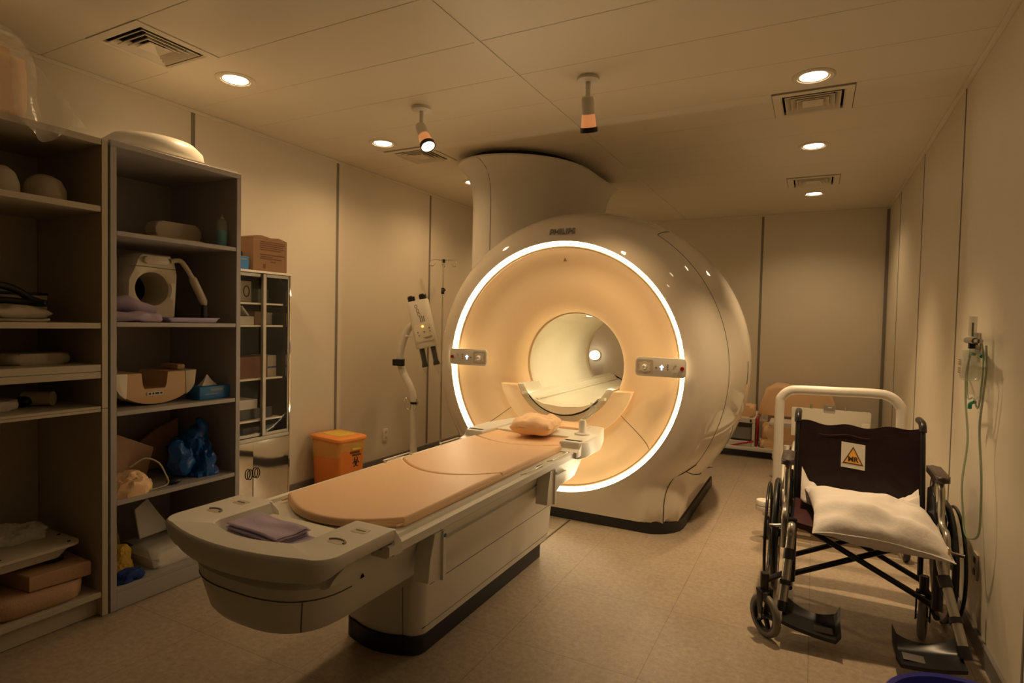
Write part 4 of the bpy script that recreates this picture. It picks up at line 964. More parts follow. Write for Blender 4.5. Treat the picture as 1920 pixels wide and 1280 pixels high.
for (a, c) in ((1.622, 1.68), (1.978, 2.036)):
    pts = [p for p in half(-3.012) ]
    b = MB(); sgn = -1 if a < 1.8 else 1
    arc_ = [(1.828 + sgn * 0.205 * cos(q), 1.075 - 0.117 * sin(q)) for q in [0.1 + 0.62 * i / 8 for i in range(9)]]
    inn = [(a if sgn > 0 else c, 1.125), (2.04 if sgn > 0 else 1.618, 1.127)]
    b.prism([inn[0], inn[1]] + arc_, -3.2, -3.0015, bev=0.003, mapf=lambda q, w_, x: (x, q, w_)); part('end_cap', b, M_coil, t, world=True, label='paler end cap')
b = MB(); b.box(-3.0045, -3.0015, 1.775, 1.855, 1.008, 1.026); part('rating_label', b, M_paper, t, world=True)
for (u, w_) in ((1.782, 0.012), (1.80, 0.010), (1.815, 0.02), (1.84, 0.012)):
    b = MB(); b.box(-3.0018, -3.0008, u, u + w_, 1.012, 1.022); part('label_print', b, M_ink, t, world=True)
t = thing('tissue_box', 'blue tissue box with a tissue standing up, right of the tan coil', 'tissue box', (-3.03, 2.130, 0.9580))
b = MB(); b.box(-3.09, -2.97, 2.038, 2.222, 0.9585, 1.030, bev=0.003); part('carton', b, M_blue, t, world=True)
b = MB(); b.rings([[(-3.045, 2.075, 1.031), (-3.01, 2.080, 1.031), (-3.015, 2.175, 1.031), (-3.04, 2.17, 1.031)], [(-3.035, 2.10, 1.06), (-3.02, 2.10, 1.06), (-3.022, 2.145, 1.06), (-3.035, 2.14, 1.06)], [(-3.030, 2.118, 1.092), (-3.026, 2.118, 1.092), (-3.026, 2.122, 1.092), (-3.030, 2.121, 1.092)]]); part('tissue', b, M_paper, t, world=True, angle=20)
b = MB(); b.box(-2.9695, -2.9685, 2.10, 2.18, 1.004, 1.016); part('carton_print', b, M_inkg, t, world=True)
b = MB(); b.box(-2.9695, -2.9685, 2.07, 2.15, 0.985, 0.990); part('carton_print', b, M_inkg, t, world=True)
# fourth compartment
def board(poly, th, loc, rx, rz, m, name, label, cat):
    b = MB(); b.prism(poly, -th / 2, th / 2, bev=0.004, mapf=lambda a, c, x: (x, a, c))
    bmesh.ops.transform(b.bm, matrix=Matrix.Translation(loc) @ Matrix.Rotation(rz, 4, 'Z') @ Matrix.Rotation(rx, 4, 'Y'), verts=b.bm.verts)
    return single(name, b, m, label, cat, angle=50)
board([(-0.15, 0.0), (0.12, 0.0), (0.17, 0.16), (-0.15, 0.33)], 0.04, (-3.20, 1.755, 0.535), -0.10, 0.0, M_foam, 'foam_wedge', 'large brown-pink foam wedge leaning in the lower compartment', 'foam wedge')
board([(-0.12, 0.0), (0.14, 0.0), (0.16, 0.27), (0.02, 0.22), (-0.12, 0.13)], 0.03, (-3.36, 2.02, 0.535), -0.12, 0.0, M_foam, 'foam_wedge', 'smaller foam wedge standing behind the blue bag', 'foam wedge')
crumple(-3.10, -2.93, 1.595, 1.80, 0.5285, 0.635, M_peachf, 'tan_cloth', 'tan cloth heap at the left front of the lower compartment', 'cloth', seed=4, freq=1.6, amp=0.35)
bagm = crumple(-3.32, -2.97, 1.99, 2.205, 0.5285, 0.735, M_bluebag, 'blue_bag', 'crumpled blue plastic bag filling the right of the lower compartment', 'bag', seed=11, freq=2.2, amp=0.55, wrinkle=0.22)
def kid(name, b, m, par, **k):
    o_ = finish(name, b.bm, m, **k); o_.parent = par; o_.matrix_parent_inverse = Matrix.Translation(-Vector(par.location)); return o_
def wr(b, s=22, a=0.018):
    for v in b.bm.verts: v.co += Vector((noise.noise(v.co * s), noise.noise(v.co * s + Vector((5, 0, 0))), noise.noise(v.co * s + Vector((0, 9, 0))))) * a
    return b
b = MB(); b.tube(smooth([(-3.12, 2.10, 0.70), (-3.11, 2.12, 0.745), (-3.09, 2.13, 0.79), (-3.08, 2.12, 0.84)], 6), [0.075 * (1 - i / 19) + 0.006 for i in range(19)], 20); kid('bag_handle', wr(b), M_bluebag, bagm, angle=25)
b = MB(); b.tube(smooth([(-3.06, 1.99, 0.56), (-3.05, 1.985, 0.64), (-3.05, 1.97, 0.70), (-3.06, 1.955, 0.745)], 6), [0.045, 0.052, 0.056, 0.06, 0.06, 0.06, 0.058, 0.056, 0.054, 0.052, 0.050, 0.046, 0.042, 0.038, 0.032, 0.026, 0.02, 0.014, 0.008], 20); kid('bag_flap', wr(b), M_bluebag, bagm, angle=25)
b = MB(); b.tube(smooth([(-3.02, 1.70, 0.655), (-3.0, 1.76, 0.69), (-2.985, 1.82, 0.66), (-2.975, 1.85, 0.60), (-2.965, 1.86, 0.545), (-2.96, 1.80, 0.534), (-2.955, 1.70, 0.534)], 6), 0.004, 8); single('cable', b, M_foamg, 'thin grey cable looping over the tan cloth', 'cable')
b = MB(); b.ball((-2.985, 1.905, 0.545), 0.03, 0.04, 0.0165); single('hand_grip', b, M_dark, 'small dark bulb on the shelf in front of the blue bag', 'bulb', angle=60)
# bottom compartment
crumple(-3.42, -3.20, 1.60, 1.79, 0.1065, 0.38, M_ochre, 'olive_cloth', 'olive yellow cloth heap at the back of the bottom compartment', 'cloth', seed=14, freq=1.8)
crumple(-3.03, -2.935, 1.60, 1.74, 0.1065, 0.155, M_navy, 'navy_cloth', 'dark blue cloth at the front left of the bottom compartment', 'cloth', seed=17)
crumple(-3.20, -3.04, 1.595, 1.76, 0.1065, 0.24, M_yelc, 'yellow_cloth', 'orange-yellow cloth behind the dark blue cloth', 'cloth', seed=19)
b = MB(); pl = [(-3.20, 1.80), (-3.0, 1.83), (-3.01, 2.10), (-3.2, 2.10)]
b.rings([[(x, y, 0.1065) for x, y in rrect(-3.24, -2.975, 1.80, 2.10, 0.03)], [(x, y, 0.16) for x, y in rrect(-3.24, -2.965, 1.79, 2.11, 0.03)], [(x, y, 0.19 + 0.02 * noise.noise(Vector((x * 9, y * 9, 0)))) for x, y in rrect(-3.22, -2.985, 1.81, 2.09, 0.03)]])
single('wrapped_pack', b, M_paper, 'white pack in shiny film at the front of the bottom compartment', 'package', angle=50)
b = MB(); b.grid(22, 22, lambda u, v: (-3.25 + 0.29 * u, 1.785 + 0.33 * v, 0.212 + 0.014 * noise.noise(Vector((u * 6, v * 6, 2))) - 0.09 * max(0, u - 0.82) / 0.18)); single('film_sheet', b, M_film, 'clear film sheet over the white pack', 'film', angle=80)
board([(-0.06, 0.0), (0.13, 0.0), (0.07, 0.10), (0.02, 0.20), (-0.06, 0.16)], 0.012, (-3.19, 1.90, 0.214), -0.25, 0.1, M_paper, 'white_bag', 'folded white bag standing behind the white pack', 'bag')
# ================================================================== GLASS-FRONTED STEEL CABINET
GX, GBK, GY0, GY1, GZ = -3.35, -3.675, 2.275, 3.0, 1.735
gc = thing('glass_cabinet', 'narrow steel cabinet with glass doors above and mirror-like doors below', 'cabinet', ((GX + GBK) / 2, (GY0 + GY1) / 2, 0))
def G(name, *bx, m=M_alu, bev=0.001, **k): return part(name, fbox(*bx, bev=bev, seg=1), m, gc, world=True, **k)
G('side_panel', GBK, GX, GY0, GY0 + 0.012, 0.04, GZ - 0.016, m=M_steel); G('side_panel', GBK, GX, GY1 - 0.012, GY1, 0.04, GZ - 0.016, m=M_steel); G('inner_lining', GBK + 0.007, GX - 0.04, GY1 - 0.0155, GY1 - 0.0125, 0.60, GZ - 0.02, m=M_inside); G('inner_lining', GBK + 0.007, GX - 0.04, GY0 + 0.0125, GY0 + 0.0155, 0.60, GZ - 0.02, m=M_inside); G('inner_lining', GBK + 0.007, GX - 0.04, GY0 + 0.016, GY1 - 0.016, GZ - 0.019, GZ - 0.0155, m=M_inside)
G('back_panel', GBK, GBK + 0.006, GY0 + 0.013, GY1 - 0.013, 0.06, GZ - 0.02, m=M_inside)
G('top_panel', GBK, GX + 0.004, GY0 - 0.004, GY1 + 0.004, GZ - 0.015, GZ, m=M_whitep)
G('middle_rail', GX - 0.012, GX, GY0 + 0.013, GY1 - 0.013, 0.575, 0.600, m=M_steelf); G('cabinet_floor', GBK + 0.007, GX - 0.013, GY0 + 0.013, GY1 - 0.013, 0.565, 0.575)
for y in (GY0, GY1 - 0.03):
    for x in (GX - 0.03, GBK + 0.005):
        G('foot', x, x + 0.022, y, y + 0.022, 0.001, 0.0395, m=M_chrome)
GS = (1.518, 1.366, 1.0, 0.715)
for z in GS: G('shelf', GBK + 0.007, GX - 0.03, GY0 + 0.017, GY1 - 0.045, z - 0.012, z, m=M_cream)
for (y0, y1, xx) in ((2.288, 2.78, GX - 0.028), (2.765, 2.987, GX - 0.010)):
    d = part('glass_door', fbox(xx - 0.002, xx + 0.002, y0 + 0.016, y1 - 0.01, 0.618, 1.70), M_glass, gc, world=True)
    for bx in ((xx - 0.006, xx + 0.006, y0, y0 + 0.026, 0.602, 1.717), (xx - 0.006, xx + 0.006, y1 - 0.012, y1, 0.602, 1.717), (xx - 0.006, xx + 0.006, y0 + 0.027, y1 - 0.013, 0.602, 0.622), (xx - 0.006, xx + 0.006, y0 + 0.027, y1 - 0.013, 1.695, 1.717)):
        part('door_frame', fbox(*bx, bev=0.001, seg=1), M_steelf, d, world=True)
for (y0, y1, hy) in ((2.290, 2.686, 2.655), (2.690, 2.985, 2.712)):
    b = MB(); b.grid(14, 24, lambda u, v: (GX + 0.001 + 0.004 * sin(pi * u) * sin(pi * v) + 0.002 * sin(v * 5 + u * 3), y0 + (y1 - y0) * u, 0.06 + 0.512 * v)); r = bmesh.ops.extrude_face_region(b.bm, geom=b.bm.faces[:]); bmesh.ops.translate(b.bm, vec=(-0.012, 0, 0), verts=[v for v in r['geom'] if isinstance(v, bmesh.types.BMVert)])
    d = part('lower_door', b, M_steel, gc, world=True, angle=40, label='mirror-like steel door')
    b = MB(); b.tube([(GX + 0.012, hy + 0.020 * cos(t_), 0.36 + 0.034 * sin(t_)) for t_ in [2 * pi * i / 20 for i in range(20)]], 0.0035, 8, close=True); part('ring_pull', b, M_black, d, world=True, label='black ring pull')
# box on top of the cabinet
t = thing('cardboard_box', 'brown cardboard box with printed text on top of the glass cabinet', 'box', (-3.50, 2.83, GZ))
b = MB(); b.box(-3.64, -3.365, 2.69, 2.972, GZ + 0.0005, 1.955, bev=0.002, seg=1); part('carton', b, M_card, t, world=True)
for (y0, y1, z0, z1, tl) in ((2.69, 2.972, 1.956, 1.975, 0.0),):
    b = MB(); b.prism([(2.69, 1.9555), (2.972, 1.9555), (2.971, 1.958), (2.90, 1.974), (2.83, 1.968), (2.76, 1.978), (2.70, 1.972), (2.69, 1.966)], -3.50, -3.366, mapf=lambda a, c, x: (x, a, c)); part('top_flap', b, M_card, t, world=True, angle=50)
for i in range(8):
    b = MB(); ln = [0.20, 0.205, 0.19, 0.20, 0.17, 0.205, 0.10, 0.18][i]; zz = 1.938 - i * 0.0135 - (0.02 if i > 4 else 0)
    b.box(-3.3648, -3.3640, 2.745, 2.745 + ln, zz - 0.003, zz + 0.0025); part('printed_line', b, M_inkb, t, world=True)
b = MB(); b.box(-3.3648, -3.3640, 2.77, 2.79, 1.755, 1.785); part('printed_symbol', b, M_inkb, t, world=True)
b = MB(); b.box(-3.3648, -3.3640, 2.83, 2.875, 1.80, 1.806); part('printed_line', b, M_inkb, t, world=True)
b = MB(); b.prism(rrect(-3.56, -3.47, 1.81, 1.87, 0.02), 2.6885, 2.6895, mapf=lambda a, c, y: (a, y, c)); part('hand_hole', b, M_ink, t, world=True)
t = thing('small_carton', 'small blue carton beside the cardboard box on the cabinet', 'box', (-3.42, 2.615, GZ))
b = MB(); b.box(-3.47, -3.375, 2.56, 2.665, GZ + 0.0005, GZ + 0.088, bev=0.002, seg=1); part('carton', b, M_blue, t, world=True)
b = MB(); b.box(-3.3748, -3.374, 2.60, 2.65, 1.80, 1.808); part('carton_print', b, M_inkg, t, world=True)
# contents
def item(name, bx, m, label, cat, **k): return single(name, fbox(*bx, bev=0.002, seg=1), m, label, cat, **k)
b = item('label_box', (-3.60, -3.45, 2.60, 2.745, 1.5185, 1.665), M_foamg, 'cream box with a dark ring printed on it, top shelf of the glass cabinet', 'box')
q = MB(); q.tube([(-3.4495, 2.705 + 0.022 * cos(t_), 1.595 + 0.036 * sin(t_)) for t_ in [2 * pi * i / 24 for i in range(24)]], 0.004, 6, close=True)
q2 = finish('printed_ring', q.bm, M_ink); q2.parent = b; q2.matrix_parent_inverse = Matrix.Translation(-Vector(b.location))
item('glass_jar', (-3.62, -3.50, 2.84, 2.93, 1.5185, 1.62), M_clearp, 'pale jar on the top shelf of the glass cabinet', 'jar')
item('open_box', (-3.56, -3.42, 2.62, 2.745, 1.3665, 1.425), M_paper, 'white open box on the upper shelf of the glass cabinet', 'box')
b = MB(); b.prism([(2.70, 1.43), (2.715, 1.43), (2.66, 1.495), (2.65, 1.49)], -3.56, -3.43, mapf=lambda a, c, x: (x, a, c)); single('box_flap', b, M_paper, 'raised white flap standing on the open box', 'flap')
item('carton', (-3.60, -3.44, 2.765, 2.87, 1.3665, 1.46), M_card, 'brown carton beside the white open box in the glass cabinet', 'box')
item('carton', (-3.62, -3.48, 2.882, 2.945, 1.3665, 1.455), M_foamg, 'pale carton at the right end of the upper shelf of the glass cabinet', 'box')
item('carton', (-3.62, -3.42, 2.60, 2.86, 1.0005, 1.145), M_cardd, 'wide dark brown carton on the middle shelf of the glass cabinet', 'box')
b = item('carton', (-3.62, -3.44, 2.872, 2.953, 1.0005, 1.15), M_foamg, 'cream carton with a blue stripe on the middle shelf of the glass cabinet', 'box')
q = MB(); q.box(-3.4398, -3.439, 2.876, 2.950, 1.06, 1.072); q2 = finish('blue_stripe', q.bm, M_inkblue); q2.parent = b; q2.matrix_parent_inverse = Matrix.Translation(-Vector(b.location))
item('dark_case', (-3.62, -3.42, 2.62, 2.90, 0.7155, 0.79), M_black, 'black case on the lower shelf of the glass cabinet', 'case')
item('paper_box', (-3.56, -3.40, 2.50, 2.76, 0.7915, 0.855), M_paper, 'white box stacked on the black case in the glass cabinet', 'box')
item('dark_case', (-3.62, -3.42, 2.66, 2.92, 0.5755, 0.66), M_black, 'black case on the floor of the glass cabinet', 'case')

# ================================================================== BIOHAZARD BIN
t = thing('biohazard_bin', 'orange biohazard bin with a yellow lid label standing against the left wall', 'bin', (-3.455, 3.60, 0), rot=radians(-8))
def binr(k, z, r=0.05): return [(x * k * BSX, y * k * BSY, z * BSZ) for x, y in rrect(-0.21, 0.21, -0.205, 0.205, r)]
BSX, BSY, BSZ = 0.86, 0.68, 0.94
_binkids = []
b = MB(); b.rings([binr(0.885, 0.001), binr(0.91, 0.012), binr(0.97, 0.44), binr(1.0, 0.455), binr(1.0, 0.462)]); part('body', b, M_orange, t, angle=40)
b = MB(); b.rings([binr(1.0, 0.463), binr(1.07, 0.467), binr(1.09, 0.478), binr(1.07, 0.492), binr(1.0, 0.50), binr(0.9, 0.506)]); lid = part('lid', b, M_orangel, t, angle=40)
b = MB(); b.prism(rrect(-0.135, 0.135, -0.12, 0.14, 0.02), 0.5065, 0.5085); part('lid_label', b, M_yellow, lid)
for i in range(4):
    b = MB(); b.box(-0.11, 0.11 - 0.03 * (i % 2), 0.08 - i * 0.05, 0.088 - i * 0.05, 0.5088, 0.5092); part('label_print', b, M_orange, lid)
b = MB()
def bag(u, v):
    a = 2 * pi * u; n_ = 1.0
    pl = rrect(-0.21, 0.21, -0.205, 0.205, 0.06, 8); i = u * len(pl); p, q = pl[int(i) % len(pl)], pl[(int(i) + 1) % len(pl)]; f = i - int(i)
    x, y = p[0] + (q[0] - p[0]) * f, p[1] + (q[1] - p[1]) * f
    drop = 0.12 + 0.05 * sin(a + 4.2) + 0.015 * sin(5 * a); z = 0.458 - drop * v; k = (0.895 + 0.1 * z / 0.46) * (1.02 + 0.02 * sin(pi * v)) + 0.012 * noise.noise(Vector((a * 3, v * 3, 1)))
    return (x * k, y * k, z)
b.grid(72, 8, bag); bmesh.ops.remove_doubles(b.bm, verts=b.bm.verts, dist=0.0005); part('liner_bag', b, M_bag, t, angle=80, label='clear yellow bag edge folded over the rim')
# biohazard emblem on the +x face
FX = 0.190
def em(y, z, r, w_, a0=0, a1=2 * pi, n=24, name='emblem'):
    kx = lambda z_: 0.21 * (0.90 + 0.075 * z_ / 0.44) + 0.003
    b = MB(); pts = [(kx(z + r * sin(q)), y + r * cos(q), z + r * sin(q)) for q in [a0 + (a1 - a0) * i / n for i in range(n + 1)]]
    b.tube(pts, w_, 6); part(name, b, M_ink, t)
ey, ez = 0.055, 0.275
for k in range(3):
    a = pi / 2 + k * 2 * pi / 3
    em(ey + 0.026 * cos(a), ez + 0.026 * sin(a), 0.022, 0.0042, a + 0.6, a + 2 * pi - 0.6)
em(ey, ez, 0.020, 0.003)
for (y0, y1, z0, z1, m_) in ((-0.03, 0.10, 0.355, 0.372, M_inkb), (0.0, 0.12, 0.332, 0.345, M_inkb)):
    b = MB(); b.box(0.199, 0.2115, y0, y1, z0, z1); part('warning_print', b, m_, t)
b = MB(); b.box(0.2005, 0.2125, -0.01, 0.12, 0.385, 0.44); part('warning_label', b, M_yellow, t)

for o_ in [t] + list(t.children_recursive if hasattr(t, 'children_recursive') else []):
    if o_.type == 'MESH' and o_.name.split('.')[0] not in ('body', 'lid'):
        for v in o_.data.vertices: v.co.x *= BSX; v.co.y *= BSY; v.co.z *= BSZ

# ================================================================== WALL OUTLETS, INJECTOR, DRIP STAND
t = thing('wall_outlet', 'white double wall socket low on the left wall beside the orange bin', 'wall socket', (XL, 4.47, 0.30))
b = MB(); b.box(0.0005, 0.010, -0.035, 0.035, -0.06, 0.06, bev=0.003); part('cover_plate', b, M_whitep, t)
for z in (0.027, -0.027):
    b = MB(); b.prism(rrect(-0.016, 0.016, z - 0.014, z + 0.014, 0.008), 0.0102, 0.0125, mapf=lambda a, c, x: (x, a, c)); part('socket', b, M_coil, t)
t = thing('wall_outlet', 'dim wall socket low on the right wall behind the wheelchair', 'wall socket', (XR, 3.34, 0.35))
b = MB(); b.box(-0.010, -0.0005, -0.035, 0.035, -0.06, 0.06, bev=0.003); part('cover_plate', b, M_shelfA, t)
for z in (0.027, -0.027):
    b = MB(); b.prism(rrect(-0.016, 0.016, z - 0.014, z + 0.014, 0.008), -0.0125, -0.0102, mapf=lambda a, c, x: (x, a, c)); part('socket', b, M_dark, t)
IY = 4.45
inj = thing('contrast_injector', 'white twin-syringe injector on a curved floor stand left of the scanner', 'injector', (-3.33, IY, 0))
def I(name, b, m, par=None, **k): return part(name, b, m, par or inj, world=True, **k)
b = MB(); b.lathe([(0.0005, 0.05), (0.25, 0.05), (0.26, 0.06), (0.25, 0.085), (0.16, 0.11), (0.05, 0.13), (0.0005, 0.13)], c=(-3.33, IY, 0), n=40); base = I('base', b, M_whitep, angle=40)
for k in range(4):
    a = pi / 4 + k * pi / 2; b = MB(); x, y = -3.33 + 0.2 * cos(a), IY + 0.2 * sin(a); b.cyl((x - 0.012, y, 0.0255), (x + 0.012, y, 0.0255), 0.025, n=20); part('castor', b, M_dark, base, world=True)
px = lambda a, c: (a, IY, c)
pole = smooth([px(-3.33, 0.12), px(-3.33, 0.45), px(-3.335, 0.66), px(-3.37, 0.78), px(-3.45, 0.90), px(-3.495, 1.0), px(-3.50, 1.10), px(-3.47, 1.22), px(-3.42, 1.33), px(-3.35, 1.385), px(-3.28, 1.395), px(-3.22, 1.385)], 6)
b = MB(); b.tube(pole, 0.034, 20); I('curved_pole', b, M_whitep, angle=60)
b = MB(); b.cyl(px(-3.5, 0.988), px(-3.5, 1.052), 0.042, n=24); cl = I('clamp', b, M_black)
b = MB(); b.prism(rrect(-3.54, -3.42, IY - 0.075, IY - 0.03, 0.01), 0.99, 1.05, bev=0.004); part('clamp_grip', b, M_black, cl, world=True)
b = MB(); b.cyl(px(-3.33, 0.635), px(-3.33, 0.655), 0.038, n=24); rc = I('hook_collar', b, M_black)
for sg in (-1, 1):
    b = MB(); b.tube(smooth([(-3.33 + sg * 0.03, IY - 0.01, 0.65), (-3.33 + sg * 0.055, IY - 0.04, 0.69), (-3.33 + sg * 0.075, IY - 0.05, 0.67), (-3.33 + sg * 0.06, IY - 0.05, 0.60), (-3.33 + sg * 0.02, IY - 0.04, 0.58), (-3.33 + sg * 0.01, IY - 0.03, 0.64)], 5), 0.0035, 8); part('wire_hook', b, M_chrome, rc, world=True)
# injector head: tilted body with two pistons
HC = Vector((-3.185, IY - 0.09, 1.395)); HR = Matrix.Rotation(radians(-14), 3, 'Y') @ Matrix.Rotation(radians(0), 3, 'X')
HR = Matrix.Rotation(radians(24), 3, 'Z') @ Matrix.Rotation(radians(-13), 3, 'Y')
def hp_(b): bmesh.ops.transform(b.bm, matrix=Matrix.Translation(HC) @ HR.to_4x4() @ Matrix.Scale(1.18, 4), verts=b.bm.verts); return b
b = MB(); pl = rrect(-0.085, 0.085, -0.055, 0.055, 0.048, 8)
b.rings([[(x * .94, y * .9, -0.19) for x, y in pl], [(x, y, -0.175) for x, y in pl], [(x, y, 0.17) for x, y in pl], [(x * .95, y * .92, 0.18) for x, y in pl]]); head = I('head_body', hp_(b), M_whitep, angle=40)
for sg in (-1, 1):
    b = MB(); b.lathe([(0.0005, 0.225), (0.022, 0.225), (0.029, 0.215), (0.027, 0.18), (0.0005, 0.18)], c=(sg * 0.045, 0, 0), n=24); part('control_knob', hp_(b), M_black, head, world=True, label='black knob')
    b = MB(); b.lathe([(0.0005, -0.19), (0.020, -0.19), (0.019, -0.30), (0.026, -0.32), (0.026, -0.335), (0.0005, -0.335)], c=(sg * 0.045, 0, 0), n=24); part('piston_rod', hp_(b), M_black, head, world=True, label='black piston')
    b = MB(); b.lathe([(0.021, -0.19), (0.027, -0.195), (0.027, -0.34), (0.006, -0.40), (0.003, -0.42)], c=(sg * 0.045, 0, 0), n=24); part('syringe_barrel', hp_(b), M_barrel, head, world=True, label='clear syringe barrel', angle=60)
b = MB(); b.prism(rrect(-0.07, 0.07, -0.14, -0.005, 0.02), -0.060, -0.054, bev=0.001, mapf=lambda a, c, y: (a + 0.01, y, c)); kp = part('keypad_plate', hp_(b), M_cream, head, world=True)
for (x, z, m_, r) in ((0.0, -0.025, M_ledo, 0.009), (-0.045, -0.065, M_inkg, 0.006), (-0.04, -0.09, M_inkg, 0.005), (0.005, -0.068, M_inkg, 0.006), (0.05, -0.045, M_inkg, 0.006), (0.05, -0.07, M_inkg, 0.005)):
    b = MB(); b.cyl((x + 0.01, -0.0595, z), (x + 0.01, -0.063, z), r, n=16); part('button', hp_(b), m_, head, world=True)
for (x0, x1, z0, z1) in ((0.0, 0.07, -0.112, -0.109), (0.01, 0.06, -0.120, -0.117)):
    b = MB(); b.box(x0, x1, -0.0615, -0.0595, z0, z1); part('print', hp_(b), M_inkb, head, world=True)
for i, (x, z, r) in enumerate(((-0.01, 0.135, 0.012), (-0.005, 0.10, 0.013), (0.0, 0.07, 0.013))):
    b = MB(); b.tube([(x + r * 0.8 * cos(q), -0.0555, z + r * sin(q)) for q in [2 * pi * k / 18 for k in range(18)]], 0.0022, 6, close=True); part('side_emblem', hp_(b), M_inkg, head, world=True)
for i in range(3):
    b = MB(); b.box(0.0 + i * 0.014, 0.008 + i * 0.014, -0.0565, -0.0550, 0.01, 0.055); part('side_print', hp_(b), M_inkg, head, world=True)
b = MB(); b.cyl((-3.40, IY - 0.03, 1.27), (-3.28, IY - 0.05, 1.275), 0.006, n=12); b2 = I('adjust_lever', b, M_whitep)
b = MB(); b.ball((-3.405, IY - 0.03, 1.27), 0.014); part('lever_ball', b, M_whitep, b2, world=True)

# drip stand behind
IVX, IVY = -3.435, 5.05
iv = thing('drip_stand', 'slim chrome drip stand with four hooks between injector and scanner', 'drip stand', (IVX, IVY, 0))
b = MB(); b.cyl((IVX, IVY, 0.09), (IVX, IVY, 1.72), 0.011, n=16); part('lower_pole', b, M_chrome, iv, world=True)
b = MB(); b.cyl((IVX, IVY, 1.70), (IVX, IVY, 2.05), 0.007, n=16); part('upper_pole', b, M_chrome, iv, world=True)
b = MB(); b.cyl((IVX, IVY, 1.70), (IVX, IVY, 1.765), 0.017, n=16); cl = part('height_clamp', b, M_black, iv, world=True)
b = MB(); b.cyl((IVX + 0.015, IVY - 0.02, 1.735), (IVX + 0.05, IVY - 0.045, 1.74), 0.014, n=14); part('clamp_knob', b, M_black, cl, world=True)
b = MB(); b.cyl((IVX, IVY, 2.025), (IVX, IVY, 2.06), 0.020, n=16); part('hook_hub', b, M_black, iv, world=True)
for k in range(4):
    a = 0.5 + k * pi / 2; d = Vector((cos(a), sin(a), 0)); o_ = Vector((IVX, IVY, 2.045))
    b = MB(); b.tube(smooth([o_, o_ + d * 0.07 + Vector((0, 0, 0.01)), o_ + d * 0.125 + Vector((0, 0, 0.0)), o_ + d * 0.135 + Vector((0, 0, -0.045)), o_ + d * 0.105 + Vector((0, 0, -0.055)), o_ + d * 0.08 + Vector((0, 0, -0.03))], 6), 0.004, 8); part('hook', b, M_chrome, iv, world=True)
for k in range(5):
    a = 0.3 + k * 2 * pi / 5; ex, ey_ = IVX + 0.17 * cos(a), IVY + 0.17 * sin(a)
    b = MB(); b.tube([(IVX, IVY, 0.10), (IVX + 0.1 * cos(a), IVY + 0.1 * sin(a), 0.09), (ex, ey_, 0.062)], [0.016, 0.014, 0.011], 12); lg = part('leg', b, M_black, iv, world=True)
    b = MB(); b.cyl((ex - 0.01, ey_, 0.0255), (ex + 0.01, ey_, 0.0255), 0.025, n=18); part('castor', b, M_dark, lg, world=True)
# ================================================================== WHEELCHAIR (local: x right, -y forward, origin on floor)
wc = thing('wheelchair', 'maroon and black folding wheelchair with a warning sticker on its back', 'wheelchair', (0.228, 3.45, 0))
HW = 0.292            # half the frame width
def Wc(name, b, m, par=None, **k): return part(name, b, m, par or wc, **k)
M_frame = mat('wheelchair_frame', (0.030, 0.028, 0.028), 0.28, metal=0.4)
M_frameg = mat('frame_grey_tube', (0.46, 0.43, 0.38), 0.28, metal=0.85)
# back sling with slight sag and gathered top edge
def backf(off):
    def f(u, v):
        x = (-1 + 2 * u) * HW; zt = 0.905 + 0.008 * sin(u * 19) - 0.018 * sin(pi * u) + 0.01 * u; zb = 0.43
        z = zb + (zt - zb) * v; y = 0.13 + 0.09 * v + 0.035 * sin(pi * u) * (1 - 0.3 * v) + 0.004 * noise.noise(Vector((u * 9, v * 7, 2)))
        return (x, y + off, z)
    return f
b = MB(); b.grid(36, 22, backf(0.0)); r = bmesh.ops.extrude_face_region(b.bm, geom=b.bm.faces[:]); bmesh.ops.translate(b.bm, vec=(0, 0.008, 0), verts=[v for v in r['geom'] if isinstance(v, bmesh.types.BMVert)])
bk = Wc('backrest', b, M_maroon, angle=50, label='dark maroon vinyl back')
b = MB(); b.tube([backf(-0.004)(0.18 + 0.42 * i / 14, 0.885) for i in range(15)], 0.0018, 6); part('stitching', b, M_maroonl, bk)
# sticker
def bp(u, v, o=-0.0035): return Vector(backf(o)(u, v))
c = bp(0.47, 0.655); ux = (bp(0.55, 0.655) - bp(0.39, 0.655)).normalized(); uz = (bp(0.47, 0.80) - bp(0.47, 0.5)).normalized()
def quad(pts, m, name, par, off, th=0.0008):
    n_ = ux.cross(uz); b = MB()
    P_ = [c + ux * a + uz * d + n_ * off for a, d in pts]; n = len(P_)
    b.rings([P_, [p + n_ * th for p in P_]]); return part(name, b, m, par)
sk = quad([(-0.057, -0.068), (0.057, -0.068), (0.057, 0.068), (-0.057, 0.068)], M_paper, 'warning_sticker', bk, 0.0020); sk['label'] = 'white sticker with a yellow triangle marked MR'
quad([(-0.050, -0.046), (0.050, -0.046), (0.0, 0.050)], M_inkb, 'triangle_border', sk, 0.0030)
quad([(-0.040, -0.040), (0.040, -0.040), (0.0, 0.038)], M_stick, 'triangle_field', sk, 0.0040)
n_ = ux.cross(uz); b = text_mb('MR', 0.036, 0.0004, frame(c + n_ * 0.0052 - uz * 0.020, ux, uz), bold=0.0012); part('sticker_lettering', b, M_ink, sk)
